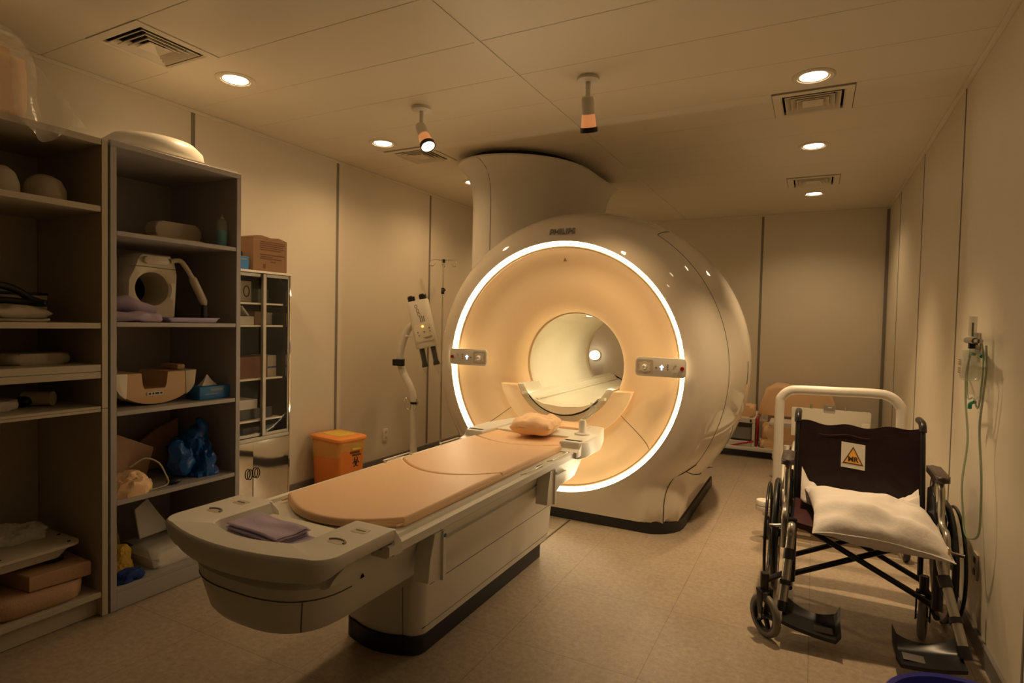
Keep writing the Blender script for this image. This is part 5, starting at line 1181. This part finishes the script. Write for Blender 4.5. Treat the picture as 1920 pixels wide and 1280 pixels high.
for sg in (-1, 1):
    # back posts with push handles
    b = MB(); b.tube(smooth([(sg * HW, 0.12, 0.36), (sg * HW, 0.135, 0.50), (sg * HW, 0.20, 0.82), (sg * HW, 0.225, 0.905)], 5), 0.0125, 14); bp_ = Wc('back_post', b, M_frame, angle=60)
    b = MB(); b.tube(smooth([(sg * HW, 0.22, 0.895), (sg * HW, 0.235, 0.925), (sg * HW, 0.27, 0.938), (sg * HW, 0.36, 0.94)], 5), 0.018, 14); part('push_handle', b, M_black, bp_, angle=60)
    # seat rail, lower rail, front post
    b = MB(); b.cyl((sg * HW, 0.13, 0.475), (sg * HW, -0.30, 0.475), 0.012, n=14); Wc('seat_rail', b, M_frame)
    b = MB(); b.tube(smooth([(sg * HW, 0.12, 0.37), (sg * HW, 0.12, 0.20), (sg * HW, 0.08, 0.165), (sg * HW, -0.20, 0.165), (sg * HW, -0.34, 0.165)], 5), 0.013, 14); Wc('lower_rail', b, M_frame, angle=60)
    b = MB(); b.cyl((sg * (HW + 0.0), -0.335, 0.10 + 0.10), (sg * HW, -0.325, 0.50), 0.022, n=18); Wc('front_post', b, M_frame)
    # armrest: looped grey tube with padded top
    x = sg * (HW + 0.035)
    b = MB(); b.tube(smooth([(x, 0.10, 0.40), (x, 0.10, 0.62), (x, 0.08, 0.69), (x, 0.03, 0.705), (x, -0.06, 0.705), (x, -0.105, 0.69), (x, -0.12, 0.64), (x, -0.13, 0.56), (x, -0.17, 0.52), (x, -0.24, 0.52), (x, -0.275, 0.50), (x, -0.285, 0.45), (x, -0.285, 0.34)], 5), 0.0145, 14); am = Wc('armrest', b, M_frameg, angle=60, label='bent grey armrest tube')
    b = MB(); b.prism(rrect(x - 0.030, x + 0.030, -0.15, 0.14, 0.026), 0.716, 0.746, bev=0.012, seg=3); part('arm_pad', b, mat('smoky_pad', (0.055, 0.04, 0.038), 0.35), am, angle=50)
    # cloth skirt guard
    po = [(0.09, 0.43), (0.09, 0.64), (0.0, 0.67), (-0.09, 0.64), (-0.14, 0.52), (-0.24, 0.50), (-0.25, 0.43)]
    xs = sg * (HW + 0.014); b = MB(); b.prism(po, xs - 0.004, xs + 0.004, bev=0.002, mapf=lambda a, c_, x_: (x_, a, c_)); Wc('skirt_guard', b, M_black, angle=50)
    # rear wheel
    wx = sg * (HW + 0.085); wy, wz, wr = 0.075, 0.295, 0.295
    b = MB(); b.lathe([(wr - 0.026, -0.010), (wr - 0.012, -0.015), (wr - 0.001, -0.006), (wr - 0.001, 0.006), (wr - 0.012, 0.015), (wr - 0.026, 0.010), (wr - 0.026, -0.010)], axis='x', c=(wx, wy, wz), n=64); wh = Wc('rear_wheel', b, M_black, angle=60, label='large black rear wheel')
    b = MB(); b.lathe([(wr - 0.045, -0.008), (wr - 0.026, -0.009), (wr - 0.026, 0.009), (wr - 0.045, 0.008), (wr - 0.045, -0.008)], axis='x', c=(wx, wy, wz), n=64); part('wheel_rim', b, M_frame, wh, angle=60)
    b = MB(); b.tube([(wx + sg * 0.042, wy + 0.262 * cos(q), wz + 0.262 * sin(q)) for q in [2 * pi * i / 56 for i in range(56)]], 0.008, 10, close=True); part('push_rim', b, M_frame, wh, angle=60)
    b = MB(); b.cyl((wx - 0.03, wy, wz), (wx + 0.03, wy, wz), 0.026, n=24); part('hub', b, M_frame, wh)
    for i in range(7):
        a = 2 * pi * i / 7 + 0.3; b = MB(); b.tube([(wx, wy + 0.022 * cos(a), wz + 0.022 * sin(a)), (wx, wy + 0.252 * cos(a), wz + 0.252 * sin(a))], [0.014, 0.009], 8); part('spoke', b, M_frame, wh)
    b = MB(); b.cyl((wx - sg * 0.085, wy, wz), (wx, wy, wz), 0.011, n=14); Wc('axle', b, M_frame)
    # caster with fork
    cx, cy, cr = sg * HW * 1.02 - 0.055, -0.545, 0.098
    cx = (-0.385 if sg < 0 else 0.315)
    az = radians(42 if sg < 0 else -12)
    if sg > 0: cx, cy = 0.262, -0.205
    mt = Matrix.Translation((cx, cy, cr)) @ Matrix.Rotation(az, 4, 'Z')
    def tm(b): bmesh.ops.transform(b.bm, matrix=mt, verts=b.bm.verts); return b
    b = MB(); b.lathe([(cr - 0.026, -0.012), (cr - 0.012, -0.016), (cr - 0.001, -0.008), (cr - 0.001, 0.008), (cr - 0.012, 0.016), (cr - 0.026, 0.012), (cr - 0.026, -0.012)], axis='x', n=40); cw = Wc('caster_wheel', tm(b), M_rubber, angle=60, label='small grey front caster wheel')
    b = MB(); b.lathe([(cr - 0.036, -0.011), (cr - 0.026, -0.012), (cr - 0.026, 0.012), (cr - 0.036, 0.011), (cr - 0.036, -0.011)], axis='x', n=40); part('caster_rim', tm(b), M_black, cw)
    for i in range(5):
        a = 2 * pi * i / 5 + 0.5; b = MB(); b.tube([(0, 0.01 * cos(a), 0.01 * sin(a)), (0, 0.066 * cos(a), 0.066 * sin(a))], [0.013, 0.010], 8); part('caster_spoke', tm(b), M_black, cw)
    b = MB(); b.cyl((-0.03, 0, 0), (0.03, 0, 0), 0.010, n=14); part('caster_axle', tm(b), M_alu, cw)
    b = MB()
    for q in (-0.027, 0.027): b.prism([(-0.012, -0.012), (0.012, -0.012), (0.030, 0.115), (-0.012, 0.115)], q - 0.003, q + 0.003, bev=0.002, mapf=lambda a, c_, x_: (x_, a, c_))
    b.box(-0.030, 0.030, -0.012, 0.030, 0.1105, 0.120); fk = Wc('caster_fork', tm(b), M_black)
    fx = Vector(mt @ Vector((0, 0.012, 0.12)))
    b = MB(); b.cyl((fx.x, fx.y, 0.218), (fx.x, fx.y, 0.29), 0.019, n=18); b.tube([(fx.x, fx.y, 0.25), (sg * HW, -0.34 if sg < 0 else -0.20, 0.25 if sg < 0 else 0.17)], 0.013, 12); Wc('caster_housing', b, M_frame)
    # leg rest hanger with plate
    hx = -0.315 if sg < 0 else 0.345
    yb_ = -0.50 if sg < 0 else -0.565
    b = MB(); b.tube(smooth([(sg * HW, -0.315, 0.40), (sg * HW, -0.335, 0.455), (sg * HW, -0.36, 0.475), (sg * HW, -0.385, 0.46), (sg * (HW + 0.004), -0.395, 0.40), (hx, yb_, 0.16)], 5), 0.019, 16); hg = Wc('leg_hanger', b, M_frameg, angle=60, label='grey tube carrying the footplate')
    a0 = Vector((sg * (HW + 0.004), -0.398, 0.385)); a1 = Vector((hx, yb_, 0.16)); 
    for tt, ln in ((0.04, 0.05), (0.62, 0.022)):
        p = a0.lerp(a1, tt); d = (a1 - a0).normalized(); b = MB(); b.cyl(p, p + d * ln, 0.0245, n=18); part('hanger_collar', b, M_black, hg)
    b = MB(); b.cyl(a1, a1 + (a1 - a0).normalized() * 0.045, 0.022, n=18); part('plate_socket', b, M_black, hg)
    s_ = -sg
    x0, x1 = hx, hx + s_ * 0.235
    zf = 0.080
    def fpt(u, v):
        yy = yb_ - 0.10 + 0.17 * v; 
        e = 0.055 * max(0, v - 0.75) / 0.25
        lip = 0.030 * max(0, (u - 0.92) / 0.08)
        return (x0 + (x1 - x0) * u, yy, zf + 0.035 * (1 - u) ** 2 - 0.012 * u * 0 + e * (0.35 + 0.65 * abs(2 * u - 1) ** 2) + lip)
    b = MB(); b.grid(24, 14, fpt); r = bmesh.ops.extrude_face_region(b.bm, geom=b.bm.faces[:]); bmesh.ops.translate(b.bm, vec=(0, 0, -0.016), verts=[v for v in r['geom'] if isinstance(v, bmesh.types.BMVert)]); fp = Wc('footplate', b, M_black, angle=40, label='black ribbed footplate')
    b = MB(); b.box(min(x0 + s_ * 0.05, x1 - s_ * 0.03), max(x0 + s_ * 0.05, x1 - s_ * 0.03), yb_ - 0.065, yb_ - 0.005, zf + 0.001, zf + 0.007, bev=0.002); part('tread', b, mat('tread_grey', (0.10, 0.09, 0.08), 0.6), fp)
    # anti-tip lever / brake
    b = MB(); b.tube([(sg * (HW + 0.02), -0.24, 0.44), (sg * (HW + 0.075), -0.25, 0.43), (sg * (HW + 0.105), -0.26, 0.43)], 0.008, 10); Wc('brake_lever', b, M_chrome)
# crossed scissor braces
for s0 in (-1, 1):
    for yy in (-0.24 if s0 > 0 else -0.20, 0.04 if s0 > 0 else 0.08):
        b = MB(); b.tube([(s0 * (HW - 0.012), yy, 0.185), (-s0 * (HW - 0.035), yy, 0.452)], 0.0135, 10); Wc('cross_brace', b, M_frame)
b = MB(); b.box(-HW + 0.016, HW - 0.016, -0.335, 0.12, 0.452, 0.476, bev=0.008)
for v in b.bm.verts: pass
b = MB(); b.grid(20, 16, lambda u, v: ((-1 + 2 * u) * (HW - 0.005), -0.34 + 0.45 * v, 0.492 - 0.03 * sin(pi * u))); r = bmesh.ops.extrude_face_region(b.bm, geom=b.bm.faces[:]); bmesh.ops.translate(b.bm, vec=(0, 0, -0.028), verts=[v for v in r['geom'] if isinstance(v, bmesh.types.BMVert)]); Wc('seat', b, M_maroonl, angle=50, label='maroon vinyl seat')
b = MB(); b.box(0.302 + 0.0, 0.306, -0.36, -0.33, 0.44, 0.49); 
bmesh.ops.translate(b.bm, vec=(0.01, -0.037, 0.005), verts=b.bm.verts); sk2 = Wc('tube_sticker', b, M_paper)
b = MB(); b.box(0.311, 0.3175, -0.398, -0.3655, 0.455, 0.482); part('sticker_patch', b, M_stick, sk2)
# pillow on the seat and crumpled sheet behind it
b = MB(); n = 40
def pil(sgn):
    def f(u, v):
        a, d = u * 2 - 1, v * 2 - 1
        e = max(0, (1 - abs(a) ** 2.3) * (1 - abs(d) ** 2.3)) ** 0.5
        x = a * 0.275 * (1 - 0.10 * (1 - a * a) * d * d * 0 - 0.07 * (1 - abs(d) ** 2) * abs(a) ** 3); y = d * 0.235 * (1 - 0.08 * (1 - a * a) * abs(d) ** 3)
        w_ = noise.noise(Vector((a * 2.2, d * 2.2, 4.0))) * 0.016 + noise.noise(Vector((a * 5, d * 5, 8.0))) * 0.006
        rid = 0.010 * sin((a * 3 + d * 9)) * math.exp(-((d + 0.55) ** 2) * 8)
        z = ((0.085 if sgn > 0 else -0.10) * e) + (w_ + rid) * (0.3 + e) * (1 if sgn > 0 else 0.6)
        # droops over the front edge
        z += -0.05 * max(0, -d - 0.45) ** 1.3 - 0.030 * max(0, -d - 0.2) * abs(a) ** 2
        return (x, y, z)
    return f
b.grid(n, n, pil(1)); b.grid(n, n, pil(-1)); bmesh.ops.remove_doubles(b.bm, verts=b.bm.verts, dist=0.0006)
bmesh.ops.transform(b.bm, matrix=Matrix.Translation((0.275, 3.235, 0.535)) @ Matrix.Rotation(radians(5), 4, 'X') @ Matrix.Rotation(radians(6), 4, 'Y') @ Matrix.Rotation(radians(6), 4, 'Z'), verts=b.bm.verts)
for v in b.bm.verts:
    if v.co.y > 3.115 and -0.07 < v.co.x < 0.53: v.co.z = max(v.co.z, 0.4955 - 0.03 * sin(pi * min(1, max(0, (v.co.x - 0.228 + 0.287) / 0.574))))
pw = single('pillow', b, M_linen, 'plump white pillow lying on the wheelchair seat', 'pillow', angle=80)
b = MB(); pts = [pil(1)(u, v) for u, v in [(i / 24, 0) for i in range(25)]]
b.tube([Vector(p) for p in pts], 0.0035, 6); bmesh.ops.transform(b.bm, matrix=Matrix.Translation((0.275, 3.235, 0.535)) @ Matrix.Rotation(radians(5), 4, 'X') @ Matrix.Rotation(radians(6), 4, 'Y') @ Matrix.Rotation(radians(6), 4, 'Z'), verts=b.bm.verts)
q = finish('hem', b.bm, M_linen, angle=60); q.parent = pw; q.matrix_parent_inverse = Matrix.Translation(-Vector(pw.location))
b = MB()
def sheet(u, v):
    # runs across the back of the seat, climbs both armrests
    x = -0.262 + 0.524 * u; k = abs(2 * u - 1) ** 4
    y = 0.10 - 0.11 * v - 0.07 * (1 - u) * v; z = 0.500 + 0.05 * sin(pi * v) + 0.17 * k * (1 - 0.75 * v) * (1 - 0.35 * u) + 0.02 * noise.noise(Vector((u * 8, v * 5, 1))) + 0.012 * noise.noise(Vector((u * 20, v * 12, 5)))
    return (0.228 + x, 3.45 + y, z)
b.grid(56, 18, sheet); r = bmesh.ops.extrude_face_region(b.bm, geom=b.bm.faces[:]); bmesh.ops.translate(b.bm, vec=(0, 0, -0.006), verts=[v for v in r['geom'] if isinstance(v, bmesh.types.BMVert)])
single('crumpled_sheet', b, M_linen, 'crumpled white sheet tucked between the pillow and the wheelchair back', 'sheet', angle=70)

# ================================================================== WHITE STRETCHER behind the wheelchair
stc = thing('stretcher', 'white low stretcher with a tall hoop rail behind the wheelchair', 'stretcher', (0.15, 5.15, 0))
def T(name, b, m, par=None, **k): return part(name, b, m, par or stc, world=True, **k)
YH = 4.32
b = MB(); b.tube(smooth([(-0.19, YH, 0.30), (-0.19, YH, 0.60), (-0.19, YH, 0.90), (-0.175, YH, 0.965), (-0.13, YH, 1.005), (-0.06, YH, 1.015), (0.12, YH, 1.018), (0.34, YH, 1.022), (0.43, YH, 1.01), (0.485, YH, 0.96), (0.50, YH, 0.89), (0.50, YH, 0.60), (0.50, YH, 0.30)], 6), 0.030, 20); T('end_hoop', b, M_whitep, angle=60, label='tall white hoop rail')
b = MB(); b.box(-0.14, 0.45, 4.40, 5.95, 0.345, 0.39, bev=0.012); T('deck', b, M_whitep)
b = MB(); b.prism(rrect(-0.16, 0.47, 0.50, 0.695, 0.015), 5.985, 6.01, bev=0.004, mapf=lambda a, c_, y: (a, y, c_)); eb = T('end_board', b, M_whitep, angle=50, label='white board at the far end')
for x in (0.0, 0.27):
    b = MB(); b.cyl((x, 5.998, 0.690), (x, 5.998, 0.732), 0.011, n=14); part('peg', b, M_alu, eb, world=True)
b = MB(); b.box(0.10, 0.19, 5.97, 5.984, 0.688, 0.735, bev=0.004); part('latch', b, M_inkg, eb, world=True)
b = MB(); b.box(0.135, 0.165, 5.968, 5.9695, 0.715, 0.722); part('latch_slot', b, M_whitep, eb, world=True)
for x in (-0.13, 0.43):
    b = MB(); b.box(x - 0.03, x + 0.03, 5.95, 5.98, 0.44, 0.60, bev=0.004); part('board_bracket', b, M_whitep, eb, world=True)
for (x, y) in ((-0.19, YH), (0.50, YH), (-0.19, 6.05), (0.50, 6.05)):
    b = MB(); b.tube([(x, y, 0.32), (x, y, 0.22)], 0.03, 16); lg = T('leg', b, M_whitep)
    bx_ = x - 0.075 if x < 0 else x + 0.075
    b = MB(); b.lathe([(0.0005, 0.0), (0.05, 0.0), (0.055, 0.012), (0.055, 0.03), (0.048, 0.036), (0.055, 0.042), (0.055, 0.06), (0.05, 0.07), (0.0005, 0.072)], c=(x - 0.07 if x < 0 else x + 0.07, y - 0.04, 0.185), n=28); part('corner_bumper', b, M_whitep, lg, world=True, angle=40)
    b = MB(); b.lathe([(0.0005, -0.017), (0.060, -0.017), (0.072, -0.008), (0.072, 0.008), (0.060, 0.017), (0.0005, 0.017)], axis='x', c=(x - 0.05 if x < 0 else x + 0.05, y - 0.03, 0.0735), n=32); part('castor', b, M_dark, lg, world=True)
    b = MB(); b.lathe([(0.0005, -0.019), (0.045, -0.019), (0.045, 0.019), (0.0005, 0.019)], axis='x', c=(x - 0.05 if x < 0 else x + 0.05, y - 0.03, 0.0735), n=28); part('castor_cover', b, M_foamg, lg, world=True)
    b = MB(); b.box(min(x, x + (-0.07 if x < 0 else 0.07)) - 0.012, max(x, x + (-0.07 if x < 0 else 0.07)) + 0.012, y - 0.05, y + 0.02, 0.15, 0.215, bev=0.008); part('castor_housing', b, M_whitep, lg, world=True)
b = MB(); b.box(-0.16, 0.47, 4.30, 4.36, 0.26, 0.33, bev=0.01); T('cross_member', b, M_whitep); b = MB(); b.box(-0.16, 0.47, 6.02, 6.08, 0.26, 0.33, bev=0.01); T('cross_member', b, M_whitep)
b = MB(); b.box(0.02, 0.34, 4.37, 5.9, 0.20, 0.30, bev=0.02, seg=3); T('base_cover', b, M_whitep, angle=50)
for sx in (-0.18, 0.49):
    b = MB(); b.box(sx - 0.015, sx + 0.015, 4.36, 6.02, 0.28, 0.32, bev=0.006); T('side_beam', b, M_whitep)
for yy in (4.75, 5.55):
    b = MB(); b.box(0.10, 0.22, yy - 0.05, yy + 0.05, 0.3005, 0.3445, bev=0.006); T('lift_column', b, M_alu)

# ================================================================== LOW PALLET WITH FOAMS at the back wall
pt = thing('storage_platform', 'low white storage platform on the floor by the back wall', 'platform', (-0.45, 7.15, 0))
b = MB(); b.box(-1.30, 0.35, 6.84, 7.52, 0.075, 0.115, bev=0.004); part('deck', b, M_whitep, pt, world=True)
b = MB(); b.box(-1.26, 0.31, 6.90, 7.48, 0.001, 0.0745); part('recessed_base', b, M_dark, pt, world=True)
t = thing('floor_coil_box', 'white cabinet-like box with a dark opening on the storage platform', 'box', (-0.70, 7.0, 0.1155))
def C(name, *bx, m=M_whitep, par=None, bev=0.004, **k): return part(name, fbox(*bx, bev=bev, seg=1), m, par or t, world=True, **k)
C('top_panel', -0.98, -0.54, 6.87, 7.2, 0.375, 0.43); C('side_panel', -0.57, -0.54, 6.87, 7.2, 0.116, 0.374); C('side_panel', -0.98, -0.95, 6.87, 7.2, 0.116, 0.374)
C('back_panel', -0.949, -0.571, 7.19, 7.2, 0.116, 0.374); C('lower_panel', -0.949, -0.571, 6.875, 6.90, 0.116, 0.17); C('drawer', -0.94, -0.58, 6.89, 6.93, 0.19, 0.32, m=M_inkg)
b = MB(); b.prism(rrect(-0.595, -0.575, 0.385, 0.415, 0.008), 6.866, 6.869, mapf=lambda a, c_, y: (a, y, c_)); part('latch', b, M_ink, t, world=True)
b = MB(); b.box(-0.532, -0.518, 6.90, 7.15, 0.1155, 0.425, bev=0.003); single('red_board', b, M_red, 'red board standing beside the white box on the platform', 'board')
b = MB(); b.prism([(-0.79, 0.1155), (-0.74, 0.1155), (-0.55, 0.17), (-0.55, 0.19)], 6.846, 6.864, mapf=lambda a, c_, y: (a, y, c_)); single('red_strip', b, M_red, 'red strip lying slantwise in front of the white box', 'strip')
slab(-0.49, 0.10, 6.86, 7.25, 0.1155, 0.215, 0.05, M_peachf, 'foam_cushion', 'lowest peach foam cushion of the stack by the back wall', 'cushion')
slab(-0.47, 0.12, 6.86, 7.25, 0.2165, 0.36, 0.06, M_peachf, 'foam_cushion', 'middle peach foam cushion of the stack by the back wall', 'cushion')
slab(-0.40, 0.15, 6.87, 7.25, 0.3615, 0.405, 0.03, M_linen, 'folded_sheet', 'white folded sheet on the peach cushion stack', 'sheet')
b = MB(); b.prism([(-0.55, 0.4310), (-0.50, 0.4310), (0.28, 0.4310), (0.20, 0.71), (0.10, 0.735), (-0.36, 0.79), (-0.47, 0.73)], 7.20, 7.55, bev=0.05, seg=5, mapf=lambda a, c_, y: (a, y, c_)); 
single('foam_wedge', b, M_peachf, 'large peach foam wedge on top of the stack by the back wall', 'foam wedge', angle=50)
b = MB(); b.box(-0.60, 0.28, 7.27, 7.53, 0.1155, 0.430, bev=0.01); single('storage_crate', b, M_whitep, 'white crate behind the cushion stack, under the foam wedge', 'crate')
b = MB(); b.prism(rrect(-0.86, -0.555, 6.90, 7.15, 0.05), 0.4305, 0.56, bev=0.04, seg=4); single('foam_cushion', b, M_peachf, 'small peach cushion on top of the white box beside the scanner', 'cushion', angle=50)
crumple(-0.50, -0.42, 6.88, 7.05, 0.4065, 0.47, M_film, 'film_ball', 'small crumpled clear film on the folded sheet', 'film', seed=2)
b = MB(); b.lathe([(0.0005, -0.09), (0.012, -0.085), (0.014, -0.08)], axis='z', n=16, c=(0, 0, 0)); b.bm.free()

# wall lamp seen through the bore
t = thing('wall_lamp', 'small round lit lamp on the back wall seen through the scanner bore', 'wall lamp', (-2.655, YB, 1.0))
b = MB(); b.lathe([(0.0005, -0.001), (0.07, -0.001), (0.07, -0.02), (0.0005, -0.02)], axis='y', n=32); part('base', b, M_whitep, t)
b = MB(); b.ball((0, -0.085, 0), 0.062); part('globe', b, M_lampw, t, angle=60)

# ================================================================== OXYGEN FLOWMETER AND TUBES on the right wall
ox = thing('oxygen_flowmeter', 'oxygen flowmeter with humidifier bottle and green tubes on the right wall', 'flowmeter', (XR, 3.60, 1.38))
def O(name, b, m, par=None, **k):
    return part(name, off_wall(b), m, par or ox, world=True, **k)
def off_wall(b):
    for v in b.bm.verts:
        k_ = 0.62 / XR if v.co.x < XR - 0.035 else 1.0
        if v.co.x < XR - 0.035: v.co.y = v.co.y * (1 - (1 - k_) * 0.9) - 0.0; v.co.z = 1.42 + (v.co.z - 1.42) * (1 - (1 - k_) * 0.9)
    return b
b = MB(); b.box(XR - 0.022, XR - 0.0005, 3.46, 3.52, 1.32, 1.42, bev=0.003); O('wall_outlet_block', b, M_alu)
b = MB(); b.cyl((XR - 0.02, 3.49, 1.38), (XR - 0.075, 3.49, 1.38), 0.02, n=20); b.cyl((XR - 0.07, 3.49, 1.38), (XR - 0.07, 3.60, 1.38), 0.012, n=16); O('valve', b, M_chrome)
b = MB(); b.cyl((XR - 0.07, 3.57, 1.38), (XR - 0.07, 3.74, 1.38), 0.016, n=20); O('valve_body', b, M_alu)
b = MB(); b.cyl((XR - 0.07, 3.645, 1.40), (XR - 0.07, 3.645, 1.50), 0.016, n=24); O('flow_tube', b, M_clearp, label='clear flow tube')
b = MB(); b.cyl((XR - 0.07, 3.645, 1.40), (XR - 0.07, 3.645, 1.47), 0.004, n=10); O('flow_scale', b, M_seam)
b = MB(); b.cyl((XR - 0.07, 3.645, 1.34), (XR - 0.07, 3.645, 1.372), 0.014, n=16); O('bottle_neck', b, M_black)
b = MB(); b.lathe([(0.0005, 0.0), (0.030, 0.0), (0.040, 0.012), (0.042, 0.03), (0.042, 0.135), (0.036, 0.150), (0.02, 0.155), (0.0005, 0.156)], c=(XR - 0.07, 3.645, 1.145 + 0.035), n=28); bt = O('humidifier_bottle', b, M_clearp, angle=50, label='clear humidifier bottle')
for i in range(6):
    b = MB(); zz = 1.282 - i * 0.0105 - (0.01 if i > 2 else 0); b.box(XR - 0.1135, XR - 0.1120, 3.62, 3.67, zz - 0.0022, zz + 0.0022); part('bottle_print', off_wall(b), M_inkb, bt, world=True)
def tubing(pts, r, m, name='tube', **k):
    b = MB(); b.tube(smooth(pts, 7), r, 8); return O(name, b, m, angle=60, **k)
tx = XR - 0.05
tubing([(tx - 0.02, 3.68, 1.30), (tx, 3.80, 1.29), (tx, 3.86, 1.20), (tx, 3.84, 1.05), (tx, 3.76, 0.86), (tx - 0.03, 3.66, 0.66), (tx - 0.03, 3.60, 0.50), (tx - 0.03, 3.56, 0.44), (tx - 0.02, 3.52, 0.42), (tx, 3.46, 0.46), (tx, 3.44, 0.60), (tx, 3.46, 0.75), (tx, 3.53, 0.95), (tx, 3.50, 1.10), (tx, 3.46, 1.24), (tx, 3.48, 1.36)], 0.0045, M_greent, label='long green oxygen tube')
tubing([(tx - 0.02, 3.69, 1.385), (tx, 3.79, 1.34), (tx, 3.83, 1.20), (tx, 3.80, 1.08), (tx, 3.68, 1.09), (tx, 3.58, 1.05), (tx, 3.53, 1.16), (tx, 3.52, 1.30), (tx, 3.57, 1.375)], 0.004, M_greent)
tubing([(tx - 0.02, 3.66, 1.18), (tx, 3.68, 1.12), (tx, 3.64, 1.08), (tx, 3.60, 1.10), (tx, 3.56, 1.045), (tx, 3.52, 1.04)], 0.0035, M_clearp)
b = MB(); b.tube(smooth([(tx, 3.645, 1.075), (tx - 0.01, 3.68, 1.06), (tx - 0.01, 3.69, 1.035)], 5), 0.008, 10); O('green_clip', b, M_greenc, label='dark green clip')
b = MB(); b.tube([(tx, 3.70, 1.31), (tx - 0.004, 3.74, 1.312)], 0.008, 10); O('green_clip', b, M_greenc)
b = MB(); b.tube([(tx, 3.56, 1.31), (tx - 0.004, 3.53, 1.306)], 0.008, 10); O('green_clip', b, M_greenc)

# ================================================================== BLUE BIN at the bottom right
t = thing('blue_bucket', 'blue bucket cut off by the bottom edge in front of the wheelchair', 'bucket', (0.455, 2.095, 0))
b = MB(); b.lathe([(0.0005, 0.001), (0.155, 0.001), (0.163, 0.012), (0.213, 0.282), (0.226, 0.290), (0.230, 0.300), (0.224, 0.306), (0.212, 0.300), (0.208, 0.285), (0.160, 0.02), (0.0005, 0.014)], n=64); part('body', b, M_bluebin, t, angle=40)
for sg in (-1, 1):
    b = MB(); b.box(sg * 0.226 - 0.008, sg * 0.226 + 0.008, -0.02, 0.02, 0.262, 0.283, bev=0.003); part('handle_lug', b, M_bluebin, t)
# metal cable cover on the floor by the table
b = MB(); b.box(-1.530, -1.520, 3.30, 3.915, 0.0003, 0.004); single('cable_cover', b, M_seam, 'thin dark cable cover strip on the floor between table and scanner', 'cable cover')

# ------------------------------------------------------------------ groups for look-alikes
GROUPS = {'ceiling_vent': 'square four-way ceiling vents', 'downlight': 'round recessed ceiling downlights', 'ceiling_spotlight': 'small ceiling spotlights',
          'shelving_unit': 'open shelving units on the left', 'surface_coil': 'domed pads on the top shelf', 'flat_cushion': 'flat grey cushions on the shelves',
          'crumpled_paper': 'crumpled papers on the coil tray', 'folded_cloth': 'folded lilac cloths in the foot tray', 'lilac_cloth': 'lilac cloths beside the head coil',
          'foam_wedge': 'foam wedges', 'carton': 'cartons in the glass cabinet', 'dark_case': 'black cases in the glass cabinet', 'wall_outlet': 'double wall sockets',
          'foam_cushion': 'peach foam cushions by the back wall'}
for o in S.objects:
    if o.parent is None and 'label' in o.keys():
        k_ = o.name.split('.')[0]
        if k_ in GROUPS: o['group'] = GROUPS[k_]
